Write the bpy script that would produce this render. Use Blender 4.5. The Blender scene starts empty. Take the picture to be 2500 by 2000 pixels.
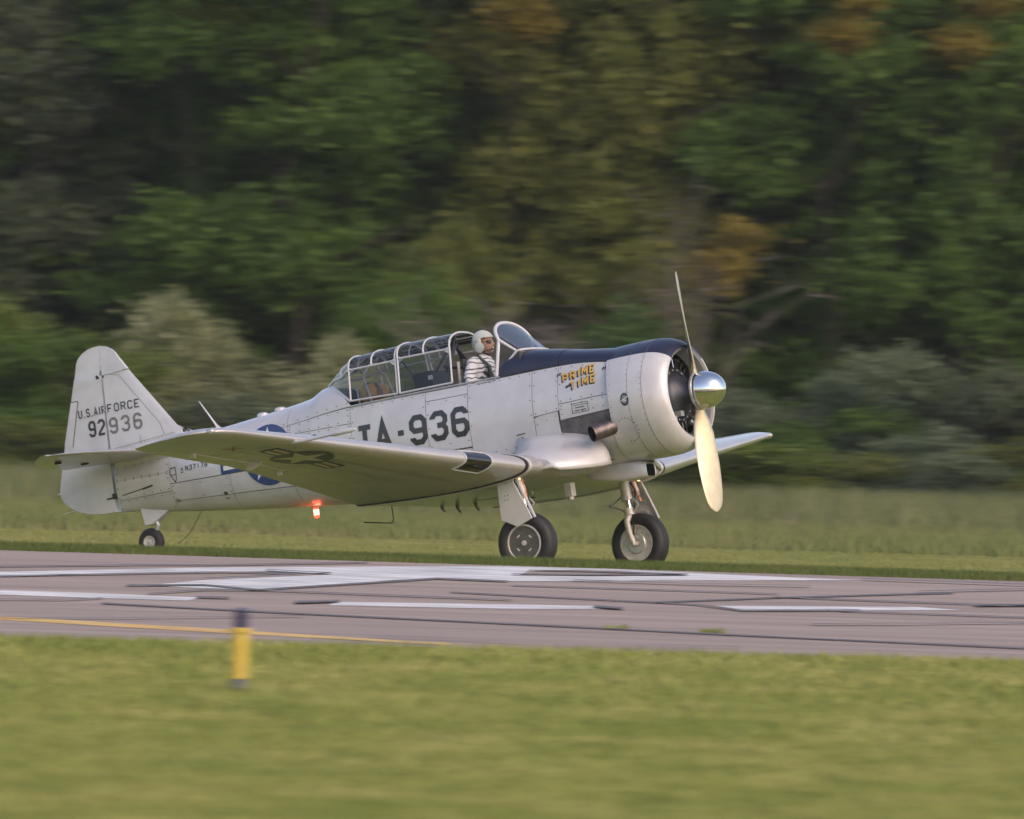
import bpy, bmesh, math, random
import numpy as np
from mathutils import Vector, Matrix, noise as mnoise

random.seed(7); RNG = np.random.default_rng(11)
SC = bpy.context.scene
COL = SC.collection

# ------------------------------------------------------------------ camera
CAM_D, CAM_H, ROLL, TILT = 140.0, 2.3, math.radians(1.75), math.radians(-0.193)
F_PX = 216.0 * CAM_D                    # focal length in pixels of a 2500 px wide frame
cam_data = bpy.data.cameras.new("camera")
cam = bpy.data.objects.new("camera", cam_data); COL.objects.link(cam)
cam_data.sensor_width = 36.0
cam_data.lens = F_PX / 2500.0 * 36.0
cam_data.clip_start = 1.0; cam_data.clip_end = 9000.0
_f = Vector((0, math.cos(TILT), math.sin(TILT))); _r = Vector((1, 0, 0)); _u = _r.cross(_f)
_r2 = math.cos(ROLL) * _r + math.sin(ROLL) * _u
_u2 = -math.sin(ROLL) * _r + math.cos(ROLL) * _u
cam.matrix_world = Matrix(((_r2.x, _u2.x, -_f.x, 0), (_r2.y, _u2.y, -_f.y, -CAM_D),
                           (_r2.z, _u2.z, -_f.z, CAM_H), (0, 0, 0, 1)))
cam_data.dof.use_dof = True
cam_data.dof.focus_distance = CAM_D - 0.3
cam_data.dof.aperture_fstop = 7.6
cam_data.dof.aperture_ratio = 0.12
SC.camera = cam

# ------------------------------------------------------------------ sky, sun, exposure
SUN_ELEV, SUN_AZ = math.radians(36), math.radians(138)     # azimuth clockwise from +Y (behind the camera, to the right)
world = bpy.data.worlds.new("World"); SC.world = world; world.use_nodes = True
wn = world.node_tree.nodes; wl = world.node_tree.links
for n in list(wn): wn.remove(n)
sky = wn.new("ShaderNodeTexSky"); sky.sky_type = 'NISHITA'; sky.sun_disc = False
sky.sun_elevation = SUN_ELEV; sky.sun_rotation = SUN_AZ
sky.air_density = 1.0; sky.dust_density = 1.6; sky.ozone_density = 1.4
bg = wn.new("ShaderNodeBackground"); bg.inputs[1].default_value = 0.15
wo = wn.new("ShaderNodeOutputWorld")
wl.new(sky.outputs[0], bg.inputs[0]); wl.new(bg.outputs[0], wo.inputs[0])
sd = bpy.data.lights.new("sun", 'SUN'); sd.energy = 0.95; sd.angle = math.radians(44); sd.color = (1.0, 0.80, 0.62)
sun = bpy.data.objects.new("sun", sd); COL.objects.link(sun)
_sd = Vector((math.sin(SUN_AZ) * math.cos(SUN_ELEV), math.cos(SUN_AZ) * math.cos(SUN_ELEV), math.sin(SUN_ELEV)))
sun.rotation_euler = _sd.to_track_quat('Z', 'Y').to_euler()
sun.location = (30, -60, 40)
SC.view_settings.view_transform = 'Standard'; SC.view_settings.look = 'None'
SC.view_settings.gamma = 1.0; SC.view_settings.exposure = 0.68
SC.view_settings.use_curve_mapping = False
SC.view_settings.use_white_balance = True; SC.view_settings.white_balance_temperature = 7450; SC.view_settings.white_balance_tint = 16
SC.render.engine = 'CYCLES'
SC.cycles.use_denoising = True
SC.cycles.max_bounces = 8; SC.cycles.transparent_max_bounces = 16

# ------------------------------------------------------------------ helpers
def ray(px, py):
    a = (px - 1250.0) / F_PX; b = (1000.0 - py) / F_PX
    return Vector((0, -CAM_D, CAM_H)), _f + _r2 * a + _u2 * b
def wx(px, d):                            # world x of a column at distance d from the camera
    return (px - 1250.0) / F_PX * d

def rgb(c): return (c[0], c[1], c[2], 1.0)
def material(name, color, rough=0.5, metal=0.0, coat=0.0, var=0.0, vscale=4.0, bump=0.0, bscale=40.0, spec=0.5, color2=None, stretch=(1, 1, 1)):
    m = bpy.data.materials.new(name); m.use_nodes = True
    nt = m.node_tree; b = nt.nodes["Principled BSDF"]
    b.inputs["Base Color"].default_value = rgb(color)
    b.inputs["Roughness"].default_value = rough; b.inputs["Metallic"].default_value = metal
    b.inputs["Coat Weight"].default_value = coat; b.inputs["Coat Roughness"].default_value = 0.06
    b.inputs["Specular IOR Level"].default_value = spec
    if var > 0 or bump > 0:
        tc = nt.nodes.new("ShaderNodeTexCoord"); mp = nt.nodes.new("ShaderNodeMapping")
        mp.inputs["Scale"].default_value = stretch
        nt.links.new(tc.outputs["Object"], mp.inputs[0])
    if var > 0:
        nz = nt.nodes.new("ShaderNodeTexNoise"); nz.inputs["Scale"].default_value = vscale
        nz.inputs["Detail"].default_value = 6; nz.inputs["Roughness"].default_value = 0.6
        nt.links.new(mp.outputs[0], nz.inputs["Vector"])
        rp = nt.nodes.new("ShaderNodeValToRGB")
        c2 = color2 if color2 else tuple(max(0, c * (1 - var)) for c in color)
        c1 = color if color2 else tuple(min(1, c * (1 + var)) for c in color)
        rp.color_ramp.elements[0].color = rgb(c2); rp.color_ramp.elements[1].color = rgb(c1)
        rp.color_ramp.elements[0].position = 0.32; rp.color_ramp.elements[1].position = 0.68
        nt.links.new(nz.outputs[0], rp.inputs[0]); nt.links.new(rp.outputs[0], b.inputs["Base Color"])
    if bump > 0:
        n2 = nt.nodes.new("ShaderNodeTexNoise"); n2.inputs["Scale"].default_value = bscale; n2.inputs["Detail"].default_value = 4
        nt.links.new(mp.outputs[0], n2.inputs["Vector"])
        bp = nt.nodes.new("ShaderNodeBump"); bp.inputs["Strength"].default_value = bump; bp.inputs["Distance"].default_value = 0.02
        nt.links.new(n2.outputs[0], bp.inputs["Height"]); nt.links.new(bp.outputs[0], b.inputs["Normal"])
    return m
def emitter(name, color, strength):
    m = bpy.data.materials.new(name); m.use_nodes = True
    b = m.node_tree.nodes["Principled BSDF"]
    b.inputs["Base Color"].default_value = rgb(color)
    b.inputs["Emission Color"].default_value = rgb(color); b.inputs["Emission Strength"].default_value = strength
    return m
def glass(name, tint=(0.86, 0.90, 0.92), refl=1.0):
    m = bpy.data.materials.new(name); m.use_nodes = True
    nt = m.node_tree; nt.nodes.remove(nt.nodes["Principled BSDF"])
    out = nt.nodes["Material Output"]
    tr = nt.nodes.new("ShaderNodeBsdfTransparent"); tr.inputs[0].default_value = rgb(tint)
    gl = nt.nodes.new("ShaderNodeBsdfGlossy"); gl.inputs["Roughness"].default_value = 0.03
    fr = nt.nodes.new("ShaderNodeFresnel"); fr.inputs[0].default_value = 1.5
    mu = nt.nodes.new("ShaderNodeMath"); mu.operation = 'MULTIPLY'; mu.inputs[1].default_value = refl
    mx = nt.nodes.new("ShaderNodeMixShader")
    nt.links.new(fr.outputs[0], mu.inputs[0]); nt.links.new(mu.outputs[0], mx.inputs[0])
    nt.links.new(tr.outputs[0], mx.inputs[1]); nt.links.new(gl.outputs[0], mx.inputs[2])
    nt.links.new(mx.outputs[0], out.inputs[0])
    return m

M = {}
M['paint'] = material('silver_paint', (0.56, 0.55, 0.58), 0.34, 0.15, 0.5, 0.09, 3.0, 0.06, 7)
M['paint_shaded'] = material('silver_paint_shaded', (0.44, 0.43, 0.45), 0.32, 0.35, 0.45, 0.07, 2.0, 0.03, 7)  # same silver as the fuselage, darkened: underside shade put into the colour
M['seam'] = material('seam_shadow_gap', (0.22, 0.22, 0.23), 0.7)
M['navy'] = material('antiglare_navy', (0.013, 0.016, 0.046), 0.42, 0.0, 0.25, 0.15, 6)
M['black'] = material('marking_black', (0.018, 0.018, 0.022), 0.35, 0, 0.5)
M['worn_black'] = material('marking_worn', (0.16, 0.155, 0.15), 0.5, 0, 0.2, 0.25, 30)
M['insig_blue'] = material('insignia_blue', (0.02, 0.05, 0.17), 0.35, 0, 0.5)
M['insig_white'] = material('insignia_white', (0.72, 0.72, 0.72), 0.35, 0, 0.5)
M['insig_red'] = material('insignia_red', (0.30, 0.05, 0.04), 0.4, 0, 0.4)
M['gold'] = material('lettering_gold', (0.62, 0.36, 0.08), 0.4, 0, 0.3, 0.15, 30)
M['chrome'] = material('polished_spinner', (0.80, 0.81, 0.83), 0.05, 1.0)
M['blade'] = material('propeller_alloy', (0.56, 0.47, 0.34), 0.34, 0.75, 0.1, 0.10, 8)
M['steel'] = material('gear_alloy', (0.50, 0.50, 0.50), 0.35, 0.6, 0, 0.12, 12)
M['oleo'] = material('oleo_chrome', (0.75, 0.75, 0.75), 0.12, 1.0)
M['dark'] = material('dark_metal', (0.030, 0.029, 0.032), 0.5, 0.3, 0, 0.3, 12)
M['engine'] = material('engine_grey', (0.055, 0.060, 0.078), 0.45, 0.4, 0.1, 0.25, 14)
M['fin'] = material('cylinder_fins', (0.10, 0.09, 0.085), 0.5, 0.6, 0, 0.3, 20)
M['exhaust'] = material('exhaust_steel', (0.135, 0.115, 0.12), 0.42, 0.8, 0, 0.35, 16)
M['soot'] = material('heat_shield', (0.17, 0.155, 0.16), 0.45, 0.7, 0, 0.3, 9)
M['tyre'] = material('tyre_rubber', (0.017, 0.017, 0.020), 0.62, 0, 0, 0.25, 14, 0.06, 60)
M['hubcap'] = material('dark_hub_disc', (0.11, 0.105, 0.10), 0.5, 0.3, 0, 0.25, 20)
M['rim'] = material('wheel_rim', (0.55, 0.52, 0.50), 0.45, 0.2, 0, 0.15, 18)
M['interior'] = material('cockpit_green_grey', (0.045, 0.050, 0.048), 0.7)
M['frame_dark'] = material('canopy_frame_inner', (0.025, 0.026, 0.03), 0.5)
M['tan'] = material('tan_canvas', (0.50, 0.31, 0.12), 0.85, 0, 0, 0.2, 14, 0.2, 50)
M['strap'] = material('grey_strap', (0.22, 0.21, 0.22), 0.8)
M['glass'] = glass('canopy_glass', (0.85, 0.87, 0.91), 0.9)
M['frame'] = material('canopy_frame_grey', (0.56, 0.56, 0.59), 0.4, 0.15, 0.3)
M['glass_dark'] = glass('windshield_glass', (0.62, 0.66, 0.70), 0.45)
M['lens_dark'] = glass('landing_light_glass', (0.10, 0.10, 0.11), 1.2)
M['beacon'] = emitter('beacon_red_lit', (1.0, 0.03, 0.02), 6)
M['beacon_core'] = emitter('beacon_core_lit', (1.0, 0.30, 0.22), 4.2)
M['lamp'] = emitter('gear_lamp_lit', (1.0, 0.50, 0.18), 7)
M['orange'] = material('orange_strut', (0.75, 0.28, 0.14), 0.5)
M['redwhite'] = material('chipped_red', (0.45, 0.08, 0.06), 0.6)
M['bracket'] = material('weathered_bracket', (0.16, 0.14, 0.11), 0.6)
M['wire'] = material('antenna_wire', (0.06, 0.055, 0.045), 0.6)

def link(name, me, mats, parent=None):
    o = bpy.data.objects.new(name, me); COL.objects.link(o)
    if not isinstance(mats, (list, tuple)): mats = [mats]
    for m in mats: me.materials.append(m)
    if parent is not None: o.parent = parent
    return o
def tag(o, label=None, category=None, group=None, kind=None):
    if label: o['label'] = label
    if category: o['category'] = category
    if group: o['group'] = group
    if kind: o['kind'] = kind
    return o
def empty(name, loc=(0, 0, 0), size=0.5):
    o = bpy.data.objects.new(name, None); o.empty_display_size = size; o.location = loc; COL.objects.link(o); return o

class MB:
    """collects geometry for ONE mesh object"""
    def __init__(s): s.v = []; s.f = []; s.mi = []
    def add(s, vs, fs, mi=0):
        b = len(s.v); s.v += [tuple(p) for p in vs]
        for f in fs: s.f.append(tuple(i + b for i in f)); s.mi.append(mi)
    def grid(s, rows, mi=0, close_u=False, close_v=False, skip=None):
        n = len(rows); m = len(rows[0]); b = len(s.v)
        for r in rows: s.v += [tuple(p) for p in r]
        for i in range(n if close_u else n - 1):
            for j in range(m if close_v else m - 1):
                if skip and skip(i, j): continue
                a = b + i * m + j; c = b + i * m + (j + 1) % m
                d = b + ((i + 1) % n) * m + (j + 1) % m; e = b + ((i + 1) % n) * m + j
                s.f.append((a, c, d, e)); s.mi.append(mi(i, j) if callable(mi) else mi)
    def box(s, c, d, mi=0, rot=None):
        h = [x / 2 for x in d]; vs = []
        for sx in (-1, 1):
            for sy in (-1, 1):
                for sz in (-1, 1):
                    p = Vector((sx * h[0], sy * h[1], sz * h[2]))
                    if rot is not None: p = rot @ p
                    vs.append((c[0] + p.x, c[1] + p.y, c[2] + p.z))
        s.add(vs, [(0, 1, 3, 2), (4, 6, 7, 5), (0, 4, 5, 1), (2, 3, 7, 6), (0, 2, 6, 4), (1, 5, 7, 3)], mi)
    def tube(s, path, r, n=8, mi=0, caps=True, flat=1.0):
        pts = [Vector(p) for p in path]; rs = r if isinstance(r, (list, tuple)) else [r] * len(pts)
        rows = []; up = None
        for i, p in enumerate(pts):
            t = (pts[min(i + 1, len(pts) - 1)] - pts[max(i - 1, 0)]).normalized()
            if up is None:
                up = Vector((0, 0, 1)) if abs(t.z) < 0.9 else Vector((1, 0, 0))
            a = t.cross(up).normalized(); bb = a.cross(t).normalized(); up = bb
            rows.append([p + (a * math.cos(k * 2 * math.pi / n) + bb * math.sin(k * 2 * math.pi / n) * flat) * rs[i] for k in range(n)])
        s.grid(rows, mi, close_v=True)
        if caps:
            for row in (rows[0][::-1], rows[-1]): s.add(row, [tuple(range(n))], mi)
    def lathe(s, prof, axis='x', n=48, mi=0, c=(0, 0, 0), rot=None):
        """prof: list of (along, radius)"""
        rows = []
        for a, r in prof:
            row = []
            for k in range(n):
                t = k * 2 * math.pi / n; u, w = r * math.cos(t), r * math.sin(t)
                p = Vector((a, u, w)) if axis == 'x' else Vector((u, a, w)) if axis == 'y' else Vector((u, w, a))
                if rot is not None: p = rot @ p
                row.append((c[0] + p.x, c[1] + p.y, c[2] + p.z))
            rows.append(row)
        s.grid(rows, mi, close_v=True)
    def prism(s, poly, y0, y1, mi=0, plane='xz'):
        n = len(poly)
        mk = (lambda a, b, y: (a, y, b)) if plane == 'xz' else (lambda a, b, y: (a, b, y)) if plane == 'xy' else (lambda a, b, y: (y, a, b))
        vs = [mk(a, b, y0) for a, b in poly] + [mk(a, b, y1) for a, b in poly]
        fs = [tuple(range(n))[::-1], tuple(range(n, 2 * n))] + [(i, (i + 1) % n, n + (i + 1) % n, n + i) for i in range(n)]
        s.add(vs, fs, mi)
    def build(s, name, mats, parent=None, smooth=True, angle=38, bevel=0.0, recalc=True, thick=0.0):
        me = bpy.data.meshes.new(name); me.from_pydata(s.v, [], s.f)
        me.polygons.foreach_set('material_index', s.mi)
        if recalc:
            bm = bmesh.new(); bm.from_mesh(me)
            bmesh.ops.remove_doubles(bm, verts=bm.verts, dist=1e-5)
            bmesh.ops.recalc_face_normals(bm, faces=bm.faces)
            bm.to_mesh(me); bm.free()
        me.polygons.foreach_set('use_smooth', [smooth] * len(me.polygons))
        if smooth: me.set_sharp_from_angle(angle=math.radians(angle))
        me.update()
        o = link(name, me, mats, parent)
        if thick:
            md = o.modifiers.new('thickness', 'SOLIDIFY'); md.thickness = thick; md.offset = -1
        if bevel:
            md = o.modifiers.new('bevel', 'BEVEL'); md.width = bevel; md.segments = 2; md.limit_method = 'ANGLE'
        return o

def lerp(a, b, t): return a + (b - a) * t
def interp(x, tab, k):
    """tab sorted by decreasing x; smooth piecewise (Catmull-like via cosine-free linear)"""
    if x >= tab[0][0]: return tab[0][k]
    for a, b in zip(tab, tab[1:]):
        if x >= b[0]:
            return lerp(a[k], b[k], (x - a[0]) / (b[0] - a[0]))
    return tab[-1][k]

# ================================================================== GROUND
def ground_z(x, y):
    d = y + CAM_D
    if d < 115: z = -0.27 + (max(d, 40) - 115) * 0.004
    elif d < 130: z = -0.27 + 0.486 * (d - 115) / 15
    elif d < 132: z = 0.216 + 0.03 * (d - 130) / 2
    elif d < 136:
        t = (d - 132) / 4; z = 0.246 * (1 - t * t * (3 - 2 * t))
    elif d < 165: z = 0.0
    else: z = -0.7 * min(1.0, (d - 165) / 105)
    return z
def ground_zn(x, y):
    d = y + CAM_D
    z = ground_z(x, y)
    if d < 112 or d > 145:
        z += 0.03 * mnoise.noise((x * 0.4, y * 0.25, 0)) * min(1, abs(d - (112 if d < 112 else 145)) / 6)
    return z

def field_material():
    m = bpy.data.materials.new('mown_grass'); m.use_nodes = True
    nt = m.node_tree; b = nt.nodes["Principled BSDF"]; b.inputs["Roughness"].default_value = 0.9
    b.inputs["Specular IOR Level"].default_value = 0.15
    tc = nt.nodes.new("ShaderNodeTexCoord")
    n1 = nt.nodes.new("ShaderNodeTexNoise"); n1.inputs["Scale"].default_value = 0.9; n1.inputs["Detail"].default_value = 8; n1.inputs["Roughness"].default_value = 0.65
    n2 = nt.nodes.new("ShaderNodeTexNoise"); n2.inputs["Scale"].default_value = 0.17; n2.inputs["Detail"].default_value = 3
    nt.links.new(tc.outputs["Object"], n1.inputs["Vector"]); nt.links.new(tc.outputs["Object"], n2.inputs["Vector"])
    r1 = nt.nodes.new("ShaderNodeValToRGB")
    e = r1.color_ramp.elements
    e[0].position = 0.30; e[0].color = (0.12, 0.15, 0.035, 1); e[1].position = 0.72; e[1].color = (0.30, 0.27, 0.10, 1)
    k = e.new(0.5); k.color = (0.19, 0.21, 0.055, 1)
    r2 = nt.nodes.new("ShaderNodeValToRGB")
    r2.color_ramp.elements[0].position = 0.4; r2.color_ramp.elements[0].color = (0.80, 0.95, 0.8, 1)
    r2.color_ramp.elements[1].position = 0.65; r2.color_ramp.elements[1].color = (1.12, 1.0, 0.95, 1)
    mx = nt.nodes.new("ShaderNodeMix"); mx.data_type = 'RGBA'; mx.blend_type = 'MULTIPLY'; mx.inputs[0].default_value = 1.0
    nt.links.new(n1.outputs[0], r1.inputs[0]); nt.links.new(n2.outputs[0], r2.inputs[0])
    nt.links.new(r1.outputs[0], mx.inputs[6]); nt.links.new(r2.outputs[0], mx.inputs[7])
    nt.links.new(mx.outputs[2], b.inputs["Base Color"])
    return m
M['field'] = field_material()
ys = [-3000, -800, -250, -141] + list(np.arange(-100, 0.1, 1.0)) + list(np.arange(2, 150, 3.0)) + [180, 250, 500, 1500, 5000]
xs = [-4000, -900, -200, -60, -30] + list(np.arange(-20, 20.1, 1.0)) + [30, 60, 200, 900, 4000]
g = MB(); g.grid([[(x, y, ground_zn(x, y)) for x in xs] for y in ys])
tag(g.build('ground', M['field'], recalc=False, angle=180), 'broad mown grass field around the runway', None, None, 'structure')

# runway -------------------------------------------------------------
def asphalt_material():
    m = bpy.data.materials.new('weathered_asphalt'); m.use_nodes = True
    nt = m.node_tree; b = nt.nodes["Principled BSDF"]; b.inputs["Roughness"].default_value = 0.75
    tc = nt.nodes.new("ShaderNodeTexCoord"); mp = nt.nodes.new("ShaderNodeMapping"); mp.inputs["Scale"].default_value = (0.10, 1.3, 1)
    nt.links.new(tc.outputs["Object"], mp.inputs[0])
    n1 = nt.nodes.new("ShaderNodeTexNoise"); n1.inputs["Scale"].default_value = 1.2; n1.inputs["Detail"].default_value = 7; n1.inputs["Roughness"].default_value = 0.65
    nt.links.new(mp.outputs[0], n1.inputs["Vector"])
    r1 = nt.nodes.new("ShaderNodeValToRGB"); e = r1.color_ramp.elements
    e[0].position = 0.3; e[0].color = (0.31, 0.232, 0.197, 1); e[1].position = 0.7; e[1].color = (0.53, 0.412, 0.355, 1)
    n2 = nt.nodes.new("ShaderNodeTexNoise"); n2.inputs["Scale"].default_value = 60; n2.inputs["Detail"].default_value = 3
    nt.links.new(tc.outputs["Object"], n2.inputs["Vector"])
    mx = nt.nodes.new("ShaderNodeMix"); mx.data_type = 'RGBA'; mx.blend_type = 'MULTIPLY'; mx.inputs[0].default_value = 0.5
    nt.links.new(n1.outputs[0], r1.inputs[0]); nt.links.new(r1.outputs[0], mx.inputs[6]); nt.links.new(n2.outputs[0], mx.inputs[7])
    nt.links.new(mx.outputs[2], b.inputs["Base Color"])
    bp = nt.nodes.new("ShaderNodeBump"); bp.inputs["Strength"].default_value = 0.4; bp.inputs["Distance"].default_value = 0.01
    nt.links.new(n2.outputs[0], bp.inputs["Height"]); nt.links.new(bp.outputs[0], b.inputs["Normal"])
    return m
M['asphalt'] = asphalt_material()
M['road_white'] = material('runway_white_paint', (0.60, 0.59, 0.59), 0.6, 0, 0, 0.32, 2.0, 0, 0, 0.4, None, (0.5, 1.5, 1))
M['road_yellow'] = material('runway_yellow_paint', (0.62, 0.38, 0.10), 0.6, 0, 0, 0.2, 3.0)
M['tar'] = material('crack_sealant', (0.10, 0.088, 0.088), 0.6, 0, 0, 0.35, 3)
def near_edge(x): return -CAM_D + 112.8 + 1.5 * math.tanh(x / 4.8) + 0.10 * math.sin(x * 2.1) + 0.04 * math.sin(x * 7.3)
def far_edge(x): return -CAM_D + 130.0
rx = [-400, -120, -40] + list(np.arange(-16, 16.1, 0.5)) + [40, 120, 400]
rw = MB(); rows = []
for t in np.linspace(0, 1, 18):
    rows.append([(x, lerp(near_edge(x), far_edge(x), t), 0) for x in rx])
rows = [[(p[0], p[1], ground_z(p[0], p[1]) + 0.008) for p in r] for r in rows]
rw.grid(rows); runway = rw.build('runway', M['asphalt'], recalc=False, angle=180)
tag(runway, 'worn grey brown asphalt runway with white markings and sealed cracks', None, None, 'structure')
def on_runway(px, py):
    C, d = ray(px, py)
    # sloping runway plane
    k = 0.486 / 15
    t = (-0.27 + k * (C.y + CAM_D - 115) - C.z) / (d.z - k * d.y)
    P = C + d * t
    return P
def painted(name, poly, mat, lift, parent=None):
    pts = [on_runway(*q) for q in poly]
    bm = bmesh.new(); vs = [bm.verts.new(p) for p in pts]; bm.faces.new(vs)
    bmesh.ops.triangulate(bm, faces=bm.faces)
    for yv in np.arange(-28, -8, 2.0):
        bmesh.ops.bisect_plane(bm, geom=bm.verts[:] + bm.edges[:] + bm.faces[:], plane_co=(0, yv, 0), plane_no=(0, 1, 0))
    for v in bm.verts: v.co.z = ground_z(v.co.x, v.co.y) + 0.008 + lift
    me = bpy.data.meshes.new(name); bm.to_mesh(me); bm.free()
    return link(name, me, mat, parent)
def stripe_line(name, pts, w, mat, lift, parent=None):
    up = [(x, y - w / 2) for x, y in pts]; dn = [(x, y + w / 2) for x, y in pts][::-1]
    return painted(name, up + dn, mat, lift, parent)
def ext(pts): return pts
white_band = [(-60, 1400), (200, 1395), (520, 1388), (1000, 1385.5), (1250, 1386), (1500, 1392), (1680, 1401), (1940, 1413), (2105, 1419.5), (1800, 1420), (1400, 1421),
              (1250, 1422), (1065, 1414.5), (960, 1419), (800, 1432), (620, 1443), (480, 1438), (360, 1432.5), (510, 1417.5), (810, 1404.5), (655, 1398), (540, 1398.5), (200, 1405), (-60, 1414)]
painted('painted_marking', white_band, M['road_white'], 0.004, runway)
painted('painted_marking', [(-60, 1441), (0, 1443.5), (250, 1452), (493, 1462), (458, 1469.6), (200, 1462), (-60, 1453)], M['road_white'], 0.004, runway)
painted('painted_marking', [(823, 1472), (1250, 1479), (1447, 1482), (1472, 1490), (1250, 1489.5), (800, 1481)], M['road_white'], 0.004, runway)
painted('painted_marking', [(1731, 1482), (2236, 1485), (2352, 1493), (1812, 1494)], M['road_white'], 0.004, runway)
stripe_line('yellow_line', [(-80, 1507), (0, 1512), (560, 1545), (1000, 1576), (1100, 1582)], 9, M['road_yellow'], 0.004, runway)
painted('asphalt_gap', [(1290, 1398), (1400, 1395), (1500, 1397), (1680, 1407), (1500, 1410), (1420, 1409), (1270, 1407)], M['asphalt'], 0.008, runway)
cracks = [([(249, 1477), (597, 1496), (1250, 1527.6), (1772, 1553.7), (2560, 1590)], 4.2),
          ([(1100, 1450), (1250, 1458), (1598, 1475), (1700, 1481)], 3.4), ([(1598, 1475), (1888, 1464), (2207, 1455), (2328, 1452)], 4),
          ([(1888, 1462), (2200, 1474), (2560, 1486)], 3), ([(2050, 1497), (2300, 1505), (2560, 1514)], 3), ([(1250, 1434), (1575, 1444), (1900, 1455)], 2.6),
          ([(-60, 1388), (348, 1384), (530, 1384), (900, 1378)], 3), ([(-60, 1412.5), (200, 1407.5), (540, 1401.5), (720, 1405)], 3.4),
          ([(310, 1434), (500, 1433), (630, 1445), (960, 1424), (1065, 1417), (1240, 1424)], 4.4), ([(360, 1455), (500, 1445), (640, 1446), (1250, 1470)], 3),
          ([(720, 1476), (830, 1473)], 8), ([(1450, 1486), (1520, 1491)], 8), ([(1700, 1481), (1815, 1496), (2100, 1495)], 4), ([(-60, 1468), (150, 1470), (250, 1466)], 3),
          ([(480, 1463), (560, 1465)], 5), ([(-60, 1513), (300, 1515), (740, 1510)], 2), ([(1290, 1398), (1440, 1401), (1680, 1408)], 3.5), ([(1250, 1407), (1450, 1409), (1680, 1408)], 3),
          ([(500, 1418), (810, 1405), (650, 1397)], 3), ([(1980, 1530), (2250, 1529), (2560, 1525)], 2.5), ([(2240, 1450), (2560, 1443)], 3), ([(2380, 1484), (2560, 1483)], 6),
          ([(1400, 1422), (1700, 1432), (1980, 1437)], 2.4), ([(2105, 1420), (2560, 1436)], 2.6), ([(900, 1560), (1400, 1583), (1800, 1587)], 2)]
for i, (pts, w) in enumerate(cracks):
    stripe_line('sealed_crack', pts, w * 0.6, M['tar'], 0.012 + 0.0005 * i, runway)

# grass blades -------------------------------------------------------
def grass_material(name, cols, scale):
    m = bpy.data.materials.new(name); m.use_nodes = True
    nt = m.node_tree; b = nt.nodes["Principled BSDF"]; b.inputs["Roughness"].default_value = 0.75; b.inputs["Specular IOR Level"].default_value = 0.25
    tc = nt.nodes.new("ShaderNodeTexCoord"); n1 = nt.nodes.new("ShaderNodeTexNoise"); n1.inputs["Scale"].default_value = scale
    n1.inputs["Detail"].default_value = 8; n1.inputs["Roughness"].default_value = 0.7
    gm = nt.nodes.new("ShaderNodeMapping"); gm.inputs["Scale"].default_value = (0.45, 1.0, 1.0); nt.links.new(tc.outputs["Object"], gm.inputs[0]); nt.links.new(gm.outputs[0], n1.inputs["Vector"])
    r = nt.nodes.new("ShaderNodeValToRGB"); e = r.color_ramp.elements
    e[0].position = 0.30; e[0].color = rgb(cols[0]); e[1].position = 0.70; e[1].color = rgb(cols[2])
    k = e.new(0.5); k.color = rgb(cols[1])
    nt.links.new(n1.outputs[0], r.inputs[0]); nt.links.new(r.outputs[0], b.inputs["Base Color"])
    return m
def blades(name, n, xr, dfun, hr, wr, mat, lean=0.5, seed=1, label=None, zf=ground_zn):
    rg = np.random.default_rng(seed)
    x = rg.uniform(xr[0], xr[1], n); y = dfun(rg, x, n)
    z = np.array([zf(a, b) for a, b in zip(x, y)])
    h = rg.uniform(hr[0], hr[1], n); w = rg.uniform(wr[0], wr[1], n)
    a = rg.uniform(0, 2 * np.pi, n); la = rg.uniform(0, 2 * np.pi, n); ll = rg.uniform(0, lean, n) * h
    V = np.empty((n, 3, 3))
    V[:, 0] = np.stack([x - np.cos(a) * w, y - np.sin(a) * w, z - 0.01], 1)
    V[:, 1] = np.stack([x + np.cos(a) * w, y + np.sin(a) * w, z - 0.01], 1)
    V[:, 2] = np.stack([x + np.cos(la) * ll, y + np.sin(la) * ll, z + h], 1)
    me = bpy.data.meshes.new(name); me.vertices.add(3 * n); me.vertices.foreach_set('co', V.ravel())
    me.loops.add(3 * n); me.loops.foreach_set('vertex_index', np.arange(3 * n, dtype=np.int32))
    me.polygons.add(n); me.polygons.foreach_set('loop_start', np.arange(0, 3 * n, 3, dtype=np.int32))
    me.update(); me.validate()
    o = link(name, me, mat); tag(o, label, None, None, 'stuff'); return o
M['gr_near'] = grass_material('near_grass_blades', [(0.090, 0.145, 0.030), (0.225, 0.26, 0.068), (0.48, 0.42, 0.19)], 1.9)
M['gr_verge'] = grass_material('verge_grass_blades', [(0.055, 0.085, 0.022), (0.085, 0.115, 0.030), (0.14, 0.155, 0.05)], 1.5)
M['gr_strip'] = grass_material('strip_grass_blades', [(0.17, 0.185, 0.060), (0.22, 0.23, 0.080), (0.29, 0.27, 0.115)], 0.8)
M['gr_mead'] = grass_material('meadow_grass_blades', [(0.10, 0.14, 0.045), (0.155, 0.18, 0.065), (0.23, 0.20, 0.11)], 0.3)
blades('lawn_grass', 230000, (-9, 9), lambda r, x, n: -CAM_D + 70 + (np.array([near_edge(a) for a in x]) + CAM_D - 70.0) * r.uniform(0, 1, n),
       (0.03, 0.10), (0.007, 0.014), M['gr_near'], 1.1, 3, 'bright mown grass in front of the runway')
blades('verge_grass', 110000, (-10, 10), lambda r, x, n: -CAM_D + r.uniform(129.9, 133.5, n), (0.02, 0.07), (0.003, 0.006), M['gr_verge'], 0.5, 4, 'dark grass verge along the far runway edge')
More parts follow.
